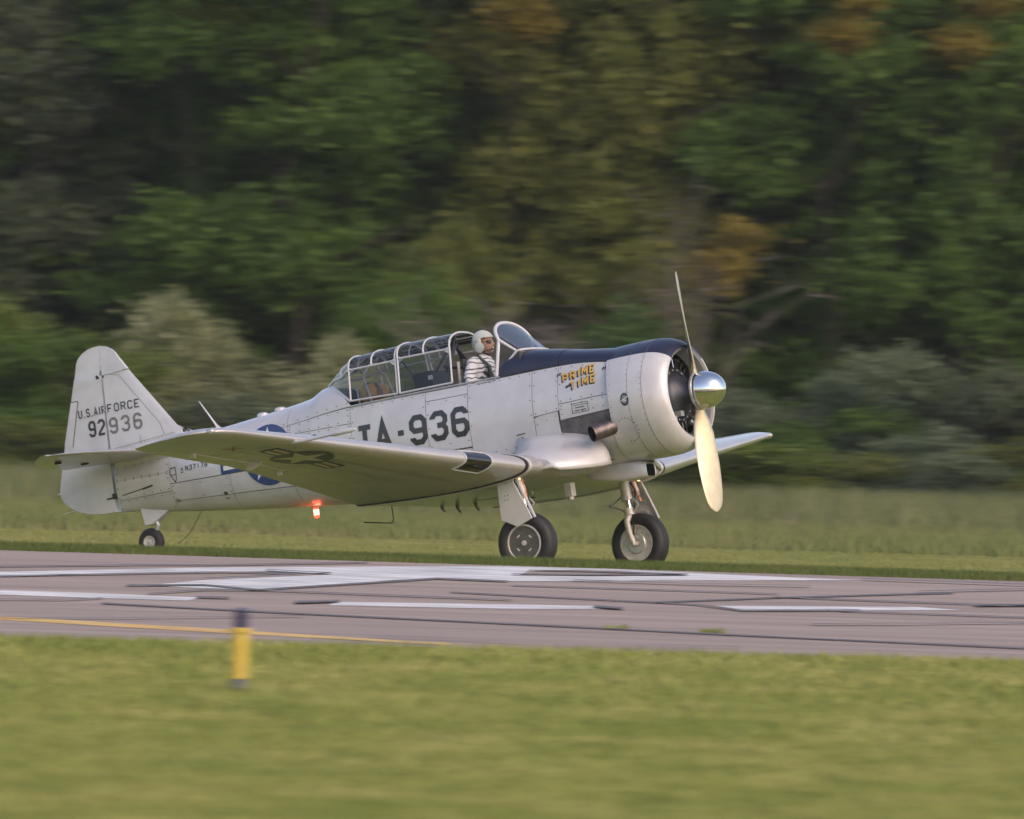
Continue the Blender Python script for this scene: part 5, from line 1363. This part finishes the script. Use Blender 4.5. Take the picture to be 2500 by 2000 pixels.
for z, rx, ry, cx in ((0.10, 0.165, 0.185, -2.72), (0.28, 0.16, 0.185, -2.735), (0.45, 0.165, 0.20, -2.735), (0.63, 0.165, 0.215, -2.725), (0.73, 0.150, 0.220, -2.71), (0.785, 0.125, 0.20, -2.70), (0.825, 0.098, 0.135, -2.69), (0.852, 0.080, 0.090, -2.68), (0.875, 0.072, 0.075, -2.672)):
    rows.append([(cx + rx * math.cos(t), ry * math.sin(t), z) for t in np.linspace(0, 2 * math.pi, 33)[:-1]])
g.grid(rows, close_v=True); g.add(rows[0], [tuple(range(32))]); g.add(rows[-1], [tuple(range(32))])
for sg, pth in arms.items():
    g.tube([(-2.70, sg * 0.12, 0.785)] + pth[:3], [0.075, 0.082, 0.076, 0.072], 14)
sh = g.build('shirt', M['shirt'], person); md = sh.modifiers.new('fuse', 'REMESH'); md.mode = 'VOXEL'; md.voxel_size = 0.010; md.use_smooth_shade = True
g = MB()
for sg in (-1, 1):
    g.tube([(-2.82, sg * 0.10, 0.60), (-2.76, sg * 0.115, 0.825), (-2.66, sg * 0.115, 0.835), (-2.555, sg * 0.10, 0.72), (-2.545, sg * 0.08, 0.50), (-2.56, sg * 0.06, 0.30)], [0.045, 0.055, 0.055, 0.058, 0.060, 0.05], 10, flat=0.35)
    g.tube([(-2.60, sg * 0.16, 0.66), (-2.555, sg * 0.05, 0.55), (-2.555, 0.0, 0.48)], 0.035, 8, flat=0.4)
    g.box((-2.555, sg * 0.08, 0.60), (0.03, 0.06, 0.07))
g.build('harness', M['vest'], person)
# helmet shell
g = MB(); rows = []; HM = HC + Vector((-0.018, 0, 0.012))
for i in range(29):
    ph = -math.pi / 2 + math.pi * i / 28
    rows.append([(HM.x + 0.137 * math.cos(ph) * math.cos(th), HM.y + 0.118 * math.cos(ph) * math.sin(th), HM.z + 0.148 * math.sin(ph)) for th in np.linspace(0, 2 * math.pi, 49)[:-1]])
def helm_skip(i, j):
    ph = -math.pi / 2 + math.pi * (i + 0.5) / 28; th = 2 * math.pi * (j + 0.5) / 48
    X, Y, Z = math.cos(ph) * math.cos(th), math.cos(ph) * math.sin(th), math.sin(ph)
    if Z < -0.72: return True
    if Z < 0.30 and X > 0.30: return True
    if Z < -0.40 and X > 0.05: return True
    return False
g.grid(rows, close_v=True, skip=helm_skip)
for sg in (-1, 1): g.lathe([(sg * 0.0, 0.062), (sg * 0.022, 0.058), (sg * 0.030, 0.03), (sg * 0.030, 0.0)], 'y', 20, 0, (HC.x - 0.012, sg * 0.098, HC.z - 0.045))
o = g.build('helmet', M['helmet'], person, angle=60); md = o.modifiers.new('thickness', 'SOLIDIFY'); md.thickness = 0.010; md.offset = -1
g = MB()
for k in range(3): pass
for (a, b) in ((-0.02, 0.02), (0.075, 0.045)): 
    for sg in (-1, 1):
        y = 0.118 * math.sqrt(max(0, 1 - (a / 0.137) ** 2 - (b / 0.148) ** 2)); g.lathe([(-0.004, 0.009), (0.004, 0.009), (0.006, 0)], 'y', 8, 0, (HM.x + a, sg * (y + 0.001), HM.z + b))
g.tube([(HC.x - 0.03, -0.118, HC.z - 0.06), (HC.x + 0.03, -0.105, HC.z - 0.095), (HC.x + 0.09, -0.06, HC.z - 0.085), (HC.x + 0.115, -0.02, HC.z - 0.075)], [0.006, 0.005, 0.005, 0.011], 8)
g.tube([(HC.x - 0.02, -0.10, HC.z - 0.06), (HC.x + 0.03, -0.075, HC.z - 0.115), (HC.x + 0.05, 0, HC.z - 0.135), (HC.x + 0.03, 0.075, HC.z - 0.115), (HC.x - 0.02, 0.10, HC.z - 0.06)], 0.009, 8)
g.build('boom_microphone', M['dark'], person)
g = MB()
for sg in (-1, 1):
    g.lathe([(0.0, 0.0), (0.004, 0.024), (0.0, 0.026), (-0.004, 0.026)], 'x', 16, 0, (HC.x + 0.094, sg * 0.034, HC.z + 0.010), )
    g.tube([(HC.x + 0.09, sg * 0.055, HC.z + 0.016), (HC.x + 0.03, sg * 0.084, HC.z + 0.014)], 0.0035, 6)
    g.lathe([(0.0, 0.0), (sg * 0.003, 0.018), (0, 0.02)], 'y', 12, 0, (HC.x + 0.074, sg * 0.060, HC.z + 0.010))
g.tube([(HC.x + 0.100, -0.02, HC.z + 0.02), (HC.x + 0.104, 0, HC.z + 0.022), (HC.x + 0.100, 0.02, HC.z + 0.02)], 0.004, 6)
g.build('sunglasses', M['visor'], person)
g = MB(); g.box((-2.72, 0, -0.03), (0.42, 0.42, 0.06)); g.build('seat_pan', M['interior'], plane, bevel=0.02)

# ================================================================== EDGE LIGHT POST
d_ = 98.2; px_ = 604
post = empty('taxiway_light', (wx(px_, d_), -CAM_D + d_, ground_zn(wx(px_, d_), -CAM_D + d_)), 0.2); post.scale = (0.92, 0.92, 1.146); post.location.z += 0.02
tag(post, 'short yellow marker post with dark blue lens on top in near grass', 'taxiway light')
M['post_y'] = material('post_yellow', (0.60, 0.42, 0.07), 0.5, 0, 0.2, 0.12, 10)
M['post_b'] = material('lens_blue', (0.012, 0.012, 0.085), 0.15, 0, 0.6)
M['post_g'] = material('post_base_grey', (0.10, 0.11, 0.12), 0.7)
g = MB(); g.lathe([(-0.02, 0.0), (-0.02, 0.082), (0.02, 0.082), (0.03, 0.068), (0.085, 0.062), (0.087, 0.0)], 'z', 28); g.build('base', M['post_g'], post)
g = MB(); g.lathe([(0.080, 0.055), (0.080, 0.064), (0.25, 0.066), (0.40, 0.072), (0.403, 0.05)], 'z', 28); g.build('column', M['post_y'], post)
g = MB(); g.lathe([(0.398, 0.05), (0.398, 0.083), (0.425, 0.086), (0.432, 0.078), (0.434, 0.0)], 'z', 28); g.build('collar', M['post_y'], post)
g = MB(); g.lathe([(0.430, 0.050), (0.445, 0.053), (0.53, 0.050), (0.545, 0.056), (0.560, 0.052), (0.572, 0.03), (0.575, 0.0)], 'z', 28); g.build('lens', M['post_b'], post)

# ================================================================== TREES AND BUSHES
def leaf_material(name, c1, c2, c3, scale=0.8, trans=0.35):
    m = bpy.data.materials.new(name); m.use_nodes = True
    nt = m.node_tree; b = nt.nodes["Principled BSDF"]; b.inputs["Roughness"].default_value = 0.65; b.inputs["Specular IOR Level"].default_value = 0.25
    tc = nt.nodes.new("ShaderNodeTexCoord"); nz = nt.nodes.new("ShaderNodeTexNoise"); nz.inputs["Scale"].default_value = scale; nz.inputs["Detail"].default_value = 9; nz.inputs["Roughness"].default_value = 0.75
    nt.links.new(tc.outputs["Object"], nz.inputs["Vector"])
    r = nt.nodes.new("ShaderNodeValToRGB"); e = r.color_ramp.elements
    e[0].position = 0.33; e[0].color = rgb(c1); e[1].position = 0.66; e[1].color = rgb(c3); k = e.new(0.5); k.color = rgb(c2)
    nt.links.new(nz.outputs[0], r.inputs[0]); nt.links.new(r.outputs[0], b.inputs["Base Color"])
    t = nt.nodes.new("ShaderNodeBsdfTranslucent"); nt.links.new(r.outputs[0], t.inputs[0])
    mx = nt.nodes.new("ShaderNodeMixShader"); mx.inputs[0].default_value = trans
    out = nt.nodes["Material Output"]
    nt.links.new(b.outputs[0], mx.inputs[1]); nt.links.new(t.outputs[0], mx.inputs[2]); nt.links.new(mx.outputs[0], out.inputs[0])
    return m
LM = {'deep': leaf_material('leaves_deep_green', (0.035, 0.071, 0.023), (0.059, 0.114, 0.030), (0.096, 0.163, 0.039)),
      'green': leaf_material('leaves_green', (0.045, 0.088, 0.019), (0.074, 0.142, 0.026), (0.126, 0.213, 0.039)),
      'olive': leaf_material('leaves_olive', (0.081, 0.099, 0.023), (0.135, 0.153, 0.035), (0.201, 0.213, 0.048)),
      'grey': leaf_material('leaves_grey_green', (0.055, 0.076, 0.044), (0.095, 0.120, 0.066), (0.140, 0.165, 0.095)),
      'sage': leaf_material('leaves_sage', (0.073, 0.104, 0.061), (0.122, 0.159, 0.091), (0.183, 0.220, 0.134)),
      'brown': leaf_material('leaves_dull_brown', (0.055, 0.046, 0.037), (0.081, 0.068, 0.051), (0.110, 0.100, 0.067)),
      'gold': leaf_material('leaves_gold', (0.11, 0.095, 0.02), (0.20, 0.155, 0.028), (0.31, 0.235, 0.04)),
      'lime': leaf_material('leaves_lime', (0.067, 0.110, 0.022), (0.116, 0.165, 0.032), (0.177, 0.226, 0.055)),
      'pale': leaf_material('leaves_pale_blossom', (0.10, 0.14, 0.050), (0.24, 0.26, 0.125), (0.56, 0.54, 0.35), 2.2)}
M['bark'] = material('bark', (0.028, 0.020, 0.017), 0.9, 0, 0, 0.35, 6, 0.4, 30)
M['bark_grey'] = material('dead_twigs', (0.13, 0.11, 0.10), 0.9, 0, 0, 0.3, 8)
def leaf_mesh(name, lobes, nclump, per, size, seed, spread=0.42, up=0.25):
    """lobes: (x,y,z,rx,ry,rz); leaves gathered in clumps on and inside the lobes"""
    rg = np.random.default_rng(seed); L = np.array(lobes)
    vol = L[:, 3] * L[:, 4] * L[:, 5]; vol = vol ** 0.7; idx = rg.choice(len(L), nclump, p=vol / vol.sum())
    d = rg.normal(size=(nclump, 3)); d /= np.linalg.norm(d, axis=1)[:, None]
    rad = rg.uniform(0.35, 1.06, nclump) ** 0.6
    cc = L[idx, :3] + d * L[idx, 3:] * rad[:, None]
    cs_ = rg.uniform(0.5, 1.3, nclump) * spread
    n = nclump * per; ci = np.repeat(np.arange(nclump), per)
    off = rg.normal(size=(n, 3)) * cs_[ci][:, None] * np.array([0.62, 0.62, 0.36]); off[:, 2] -= np.abs(off[:, 0]) * 0.12
    c = cc[ci] + off
    nr = rg.normal(size=(n, 3)); nr[:, 2] += up; nr /= np.linalg.norm(nr, axis=1)[:, None]
    a = np.cross(nr, rg.normal(size=(n, 3))); a /= np.linalg.norm(a, axis=1)[:, None]; b = np.cross(nr, a)
    s = size * rg.uniform(0.55, 1.25, n)[:, None]
    V = np.empty((n, 4, 3)); V[:, 0] = c - a * s; V[:, 1] = c + b * s * 0.5 - nr * s * 0.12; V[:, 2] = c + a * s; V[:, 3] = c - b * s * 0.5 - nr * s * 0.12
    me = bpy.data.meshes.new(name); me.vertices.add(4 * n); me.vertices.foreach_set('co', V.ravel())
    me.loops.add(4 * n); me.loops.foreach_set('vertex_index', np.arange(4 * n, dtype=np.int32))
    me.polygons.add(n); me.polygons.foreach_set('loop_start', np.arange(0, 4 * n, 4, dtype=np.int32)); me.update(); me.validate()
    return me
def trunk_mesh(name, h, r, limbs, seed, mat):
    rg = random.Random(seed); g = MB()
    pts = [(rg.uniform(-1, 1) * 0.12 * i, rg.uniform(-1, 1) * 0.12 * i, -0.2 + h * i / 6) for i in range(7)]
    g.tube(pts, [r * (1.25 if i == 0 else 1) * (1 - 0.72 * i / 6) for i in range(7)], 10)
    for k in range(limbs):
        i = rg.randint(2, 5); p = Vector(pts[i]); a = rg.uniform(0, 6.283); L = h * rg.uniform(0.16, 0.34)
        q = p + Vector((math.cos(a) * L * 0.5, math.sin(a) * L * 0.5, L * 0.35)); e = p + Vector((math.cos(a + 0.2) * L, math.sin(a + 0.2) * L, L * rg.uniform(0.45, 0.8)))
        g.tube([p, q, e], [r * 0.34, r * 0.2, r * 0.05], 7)
        f = q + Vector((rg.uniform(-1, 1), rg.uniform(-1, 1), rg.uniform(0.1, 0.9))) * L * 0.5; g.tube([q, f], [r * 0.16, r * 0.04], 5)
    me = bpy.data.meshes.new(name); me.from_pydata(g.v, [], g.f); me.polygons.foreach_set('use_smooth', [True] * len(me.polygons)); return me
def lobes(rg, n, hx, z0, z1, rr):
    return [(rg.uniform(-hx, hx), rg.uniform(-hx, hx), rg.uniform(z0, z1), rr * rg.uniform(0.7, 1.3), rr * rg.uniform(0.7, 1.3), rr * rg.uniform(0.5, 0.9)) for _ in range(n)]
rgl = random.Random(5)
TREE = []
for v in range(4):
    TREE.append((leaf_mesh('tree_crown', lobes(rgl, 18, 2.2, 1.6, 12.5, 1.5) + [(0, 0, 12.5, 1.6, 1.6, 1.5)], 400, 75, 0.115, 20 + v, 0.52),
                 trunk_mesh('tree_trunk', 12.0, 0.15, 7, 30 + v, None)))
BUSH = []
for v in range(3):
    BUSH.append((leaf_mesh('bush_crown', lobes(rgl, 9, 1.0, 0.45, 2.6, 0.72) + [(0.2, 0, 0.6, 1.3, 1.1, 0.6)], 150, 62, 0.075, 50 + v, 0.34),
                 trunk_mesh('bush_stem', 2.6, 0.06, 9, 60 + v, None)))
def plant(kind, proto, leaf, loc, sc, rot, label, cat, group=None, bark='bark', crown_name='crown', trunk_name='trunk'):
    sc = sc if isinstance(sc, tuple) else (sc, sc, sc); y = (loc[1] + CAM_D) * FAR - CAM_D; x = loc[0] * FAR
    r = empty(kind, (x, y, gz(x, y)), 0.5); r.rotation_euler = (0, 0, rot); r.scale = [v * FAR for v in sc]
    tag(r, label, cat, group)
    for nm, me, mt in ((crown_name, proto[0], LM[leaf]), (trunk_name, proto[1], M[bark])):
        o = bpy.data.objects.new(nm, me); COL.objects.link(o); o.parent = r
        if not me.materials: me.materials.append(None)
        o.material_slots[0].link = 'OBJECT'; o.material_slots[0].material = mt
    return r
HAZE = 0.00009
FAR = 1.22                                     # the wood stands this much deeper than first paced out
def gz(x, y): return ground_z(x, y) - 0.05
def at(px, d): return (wx(px, d), -CAM_D + d, 0.0)
front_trees = [  # column px, distance, leaf kind, proto, scale, label
    (60, 238, 'grey', 0, (0.9, 0.9, 1.0), 'dull grey green tree at the left end of the wood behind the tail'),
    (250, 243, 'grey', 1, (0.9, 0.9, 1.05), 'grey green tree behind the pale blossom shrub and the fin'),
    (455, 240, 'deep', 2, (0.70, 0.70, 1.1), 'dark narrow tree between grey green and bright green crowns'),
    (720, 236, 'green', 3, (1.05, 1.05, 1.0), 'large bright green tree above the rear canopy'),
    (980, 241, 'green', 0, (0.9, 0.9, 1.1), 'tall mid green tree directly above the pilot'),
    (1260, 246, 'deep', 1, (0.9, 0.9, 1.05), 'deep green shaded tree above the windshield'),
    (1480, 238, 'olive', 2, (1.0, 1.0, 1.05), 'broad olive tree above the blue nose deck'),
    (1720, 244, 'olive', 0, (0.9, 0.9, 1.1), 'olive tree with thin crown above the propeller'),
    (1960, 238, 'green', 1, (0.9, 0.9, 1.0), 'green tree right of the propeller with dark gaps below'),
    (2200, 243, 'lime', 3, (0.95, 0.95, 1.1), 'yellow green tree near the right end of the wood'),
    (2440, 237, 'green', 2, (0.9, 0.9, 1.05), 'green tree at the right edge of the photo')]
for i, (px, d, lf, p, sc, lb) in enumerate(front_trees):
    plant('broadleaf_tree', TREE[p], lf, at(px, d), sc, i * 1.3, lb, 'tree', 'trees at the front of the wood')
kinds = ['deep', 'green', 'grey', 'deep', 'olive', 'green', 'deep', 'brown']
rb = random.Random(9)
sides = 0
for row, (d, stp) in enumerate(((252, 2.7), (260, 3.0), (270, 3.3), (283, 3.8))):
    x = -21.0 + row * 0.8
    while x < 21:
        k = kinds[rb.randrange(len(kinds))]
        plant('woodland_tree', TREE[rb.randrange(4)], k, (x + rb.uniform(-0.5, 0.5), -CAM_D + d + rb.uniform(-1.5, 1.5), 0), (1.05, 1.05, rb.uniform(1.0, 1.25)), rb.uniform(0, 6.28),
              'tall %s tree deep in the wood, half hidden by nearer crowns' % {'deep': 'deep green', 'green': 'green', 'grey': 'grey green', 'olive': 'olive', 'brown': 'dull brownish'}[k], 'tree', 'trees deep in the wood')
        x += stp
for sd_ in (-1, 1):
    for x, d, k in ((12.5, 239, 'green'), (15.8, 242, 'olive'), (19, 238, 'deep')):
        plant('woodland_tree', TREE[rb.randrange(4)], k, (sd_ * x, -CAM_D + d, 0), 1.0, rb.uniform(0, 6.28), 'tall %s tree deep in the wood, half hidden by nearer crowns' % {'deep': 'deep green', 'green': 'green', 'grey': 'grey green', 'olive': 'olive', 'brown': 'dull brownish'}[k], 'tree', 'trees deep in the wood')
# golden branches turning early
for px, py, d, s, lb in ((1745, 615, 233, 0.20, 'small golden sapling behind the propeller tip'), (2020, 40, 236, 0.24, 'golden autumn crown high above the nose'), (2330, 45, 236, 0.26, 'golden autumn crown near the upper right corner'), (1240, 15, 236, 0.22, 'golden autumn crown at the top above the windshield'), (480, 15, 236, 0.25, 'golden autumn crown at the top left of centre')):
    z = CAM_H + (898 - py) * d / F_PX
    sap = (leaf_mesh('sapling_crown', [(0, 0, z, 1.3 * s * 1.6, 1.0, 1.0 * s * 1.5), (0.4, 0, z + 0.7, 0.8 * s * 1.5, 0.8, 0.8 * s)], 26, 55, 0.10, int(px), 0.36), trunk_mesh('sapling_trunk', z + 0.4, 0.06, 3, int(px) + 1, None))
    plant('golden_sapling', sap, 'gold', at(px, d), 1.0, 0, lb, 'tree', 'early turning trees')
# understorey in shade
for i in range(34):
    x = -20 + 40 * i / 33 + rb.uniform(-0.4, 0.4); d = 246 + rb.uniform(-3, 5)
    plant('understorey_bush', BUSH[i % 3], ['deep', 'deep', 'brown', 'grey'][i % 4], (x, -CAM_D + d, 0), (1.25, 1.25, rb.uniform(1.2, 1.7)), rb.uniform(0, 6.28), ['dark', 'deep green', 'brownish', 'grey green'][i % 4] + ' shaded bush standing under the trees of the wood', 'bush', 'shaded bushes under the trees', trunk_name='stem')
# shrubs in front of the wood: px, dist, kind, proto, height, width
shrubs = [(30, 219, 'lime', 0, 4.0, 2.5, 'yellow green shrub at the left edge, tall and leafy'), (190, 217, 'lime', 1, 2.9, 2.0, 'lower yellow green shrub left of the fin'), (330, 219, 'pale', 2, 3.2, 1.6, 'pale blossoming shrub just behind the fin top'),
          (480, 220, 'pale', 0, 4.0, 2.3, 'tallest pale blossoming shrub right of the fin'), (640, 218, 'pale', 1, 2.5, 2.3, 'low pale blossoming shrub above the antenna mast'), (770, 217, 'pale', 2, 2.4, 2.0, 'low pale shrub left of the rear canopy'), (880, 220, 'pale', 0, 3.3, 1.7, 'pale blossoming shrub behind the rear canopy'),
          (560, 215, 'sage', 1, 1.9, 2.6, 'grey green bush behind the rear fuselage'), (1090, 229, 'olive', 2, 5.9, 2.2, 'upright olive shrub behind the pilot'), (1010, 226, 'green', 1, 4.3, 2.2, 'leafy green shrub behind the sliding hood'),
          (1330, 222, 'deep', 0, 3.2, 2.6, 'dark bush behind the blue nose deck'), (1560, 224, 'deep', 1, 3.8, 2.8, 'dark bush behind the engine cowling'), (1840, 219, 'sage', 2, 2.5, 2.0, 'grey green bush right of the spinner'), (1990, 218, 'green', 0, 2.2, 2.4, 'low green bush above the far wing tip'),
          (2110, 221, 'sage', 1, 3.0, 2.0, 'taller grey green bush right of the far wing tip'), (2260, 219, 'sage', 0, 3.4, 2.4, 'rounded grey green bush near the right edge'), (2420, 218, 'grey', 2, 3.2, 2.3, 'grey green bush at the right edge'), (2330, 214, 'sage', 1, 1.7, 2.6, 'low grey green bush in front at the right'),
          (1900, 213, 'olive', 1, 1.2, 2.8, 'low weedy bush under the far wing tip'), (2120, 213, 'olive', 2, 1.3, 2.6, 'low weedy bush right of the propeller blade'), (90, 214, 'green', 2, 1.7, 2.6, 'low green bush beneath the tailplane tip'), (1650, 214, 'olive', 0, 1.2, 2.8, 'low weedy bush behind the main wheels'), (-80, 217, 'green', 1, 3.2, 2.4, 'green bush just past the left edge of the photo'), (2580, 218, 'green', 0, 3.2, 2.4, 'green bush just past the right edge of the photo')]
for i in range(17):
    px = -60 + 160 * i + rb.uniform(-40, 40); k = ['sage', 'olive', 'lime', 'sage', 'green'][i % 5]
    where = ['past the left edge of the photo', 'under the tailplane tip', 'behind the rudder', 'behind the tail wheel', 'behind the antenna mast foot', 'behind the rear fuselage', 'behind the beacon', 'behind the bent belly antenna',
             'behind the wing root', 'behind the near wheel leg', 'between the two wheel legs', 'behind the far wheel leg', 'behind the lower propeller blade', 'just right of the lower propeller blade', 'below the far wing tip', 'below the grey green bushes at right', 'in the lower right of the shrub line'][i]
    shrubs.append((px, 211.5 + rb.uniform(-1.5, 1.5), k, i % 3, rb.uniform(0.8, 1.5), rb.uniform(2.2, 3.2), 'low %s weedy bush ' % {'sage': 'pale green', 'olive': 'olive', 'lime': 'yellow green', 'green': 'green'}[k] + where))
for i, (px, d, lf, p, h, w, lb) in enumerate(shrubs):
    plant('shrub', BUSH[p], lf, at(px, d), (w / 2.4, w / 2.4, h / 3.1), i * 2.1, lb, 'shrub', 'shrubs along the edge of the wood', trunk_name='stem')
for i in range(7):
    for sd_ in (-1, 1):
        plant('shrub', BUSH[i % 3], ['green', 'grey', 'olive'][i % 3], (sd_ * (11.0 + i * 1.1), -CAM_D + 218 + rb.uniform(-2, 3), 0), (1.0, 1.0, rb.uniform(0.6, 1.2)), rb.uniform(0, 6), '%s shrub at the edge of the wood, past the %s edge of the photo' % (['green', 'grey green', 'olive'][i % 3], 'left' if sd_ < 0 else 'right'), 'shrub', 'shrubs outside the frame', trunk_name='stem')
# dead brush: only twigs
def twigs(name, loc, h, w, n, seed, label):
    rg = random.Random(seed); g = MB()
    for k in range(n):
        a = rg.uniform(0, 6.283); L = h * rg.uniform(0.6, 1.15); s = w * rg.uniform(0.2, 1.0) / 2
        b = Vector((rg.uniform(-0.3, 0.3) * w * 0.4, rg.uniform(-0.3, 0.3), 0)); m_ = b + Vector((math.cos(a) * s * 0.45, math.sin(a) * s * 0.45, L * 0.6)); e = b + Vector((math.cos(a) * s * 1.2, math.sin(a) * s * 1.1, L * rg.uniform(0.6, 1.0)))
        g.tube([b, m_, e], [0.028, 0.018, 0.006], 5)
        for q in range(5):
            t = rg.uniform(0.2, 1); p = m_.lerp(e, t); f = p + Vector((rg.uniform(-1, 1) * 0.7, rg.uniform(-1, 1) * 0.5, rg.uniform(-0.15, 0.5))); g.tube([p, f], [0.011, 0.004], 4)
    o = g.build('twigs', M['bark_grey'], None, recalc=False); y = (loc[1] + CAM_D) * FAR - CAM_D; r = empty(name, (loc[0] * FAR, y, gz(loc[0], y)), 0.4); r.scale = (FAR, FAR, FAR); o.parent = r; tag(r, label, 'dead shrub', 'dead grey brush'); return r
twigs('dead_shrub', at(1180, 221), 3.7, 3.2, 90, 3, 'rounded heap of dead grey brush behind the windshield')
twigs('dead_shrub', at(1660, 231), 6.0, 4.0, 30, 4, 'tall dead grey brush with bare branches behind the propeller')
twigs('dead_shrub', at(1330, 223), 3.3, 2.2, 40, 5, 'smaller dead grey brush right of the windshield')
# far wood closing the view
rgw = np.random.default_rng(2)
me = leaf_mesh('far_wood', [(x, rgw.uniform(-2, 2), z, 2.6, 1.5, 2.2) for x in np.arange(-40, 40.1, 2.2) for z in (1.5, 4.5, 7.5, 10.5, 13.0)], 2600, 34, 0.34, 77, 0.9)
fw = bpy.data.objects.new('far_wood', me); COL.objects.link(fw); me.materials.append(LM['deep']); fw.location = (0, -CAM_D + 362, -0.7); fw.scale = (1.2, 1.2, 1.2)
tag(fw, 'dark mass of woodland closing the view behind the trees', None, None, 'stuff')
g = MB(); rows = []
for z in np.arange(-1.5, 18.6, 0.8):
    rows.append([(x, -CAM_D + 368 + 1.6 * mnoise.noise((x * 0.25, z * 0.3, 1.0)) - 1.5 * math.sqrt(max(0, z / 15)) * 0 , z + (0.9 * mnoise.noise((x * 0.4, 5, 0)) if z > 14 else 0)) for x in np.arange(-90, 90.1, 1.0)])
g.grid(rows); g.grid([[(p[0], p[1] + 14, p[2]) for p in r] for r in rows[::len(rows) - 1]]); g.grid([rows[-1], [(p[0], p[1] + 14, p[2]) for p in rows[-1]]])
tag(g.build('wood_interior', LM['deep'], None), 'solid dark interior of the wood far behind the trees', None, None, 'stuff')

# thin evening haze
g = MB(); g.box((0, 95, 14), (230, 560, 32))
hz = g.build('haze', material('haze_air', (1, 1, 1)), None, recalc=True, smooth=False); tag(hz, None, None, None, 'stuff')
nt = hz.active_material.node_tree; nt.nodes.remove(nt.nodes['Principled BSDF'])
pv = nt.nodes.new('ShaderNodeVolumePrincipled'); pv.inputs['Color'].default_value = (0.80, 0.88, 0.96, 1); pv.inputs['Density'].default_value = HAZE
nt.links.new(pv.outputs[0], nt.nodes['Material Output'].inputs['Volume'])
SC.cycles.volume_bounces = 0
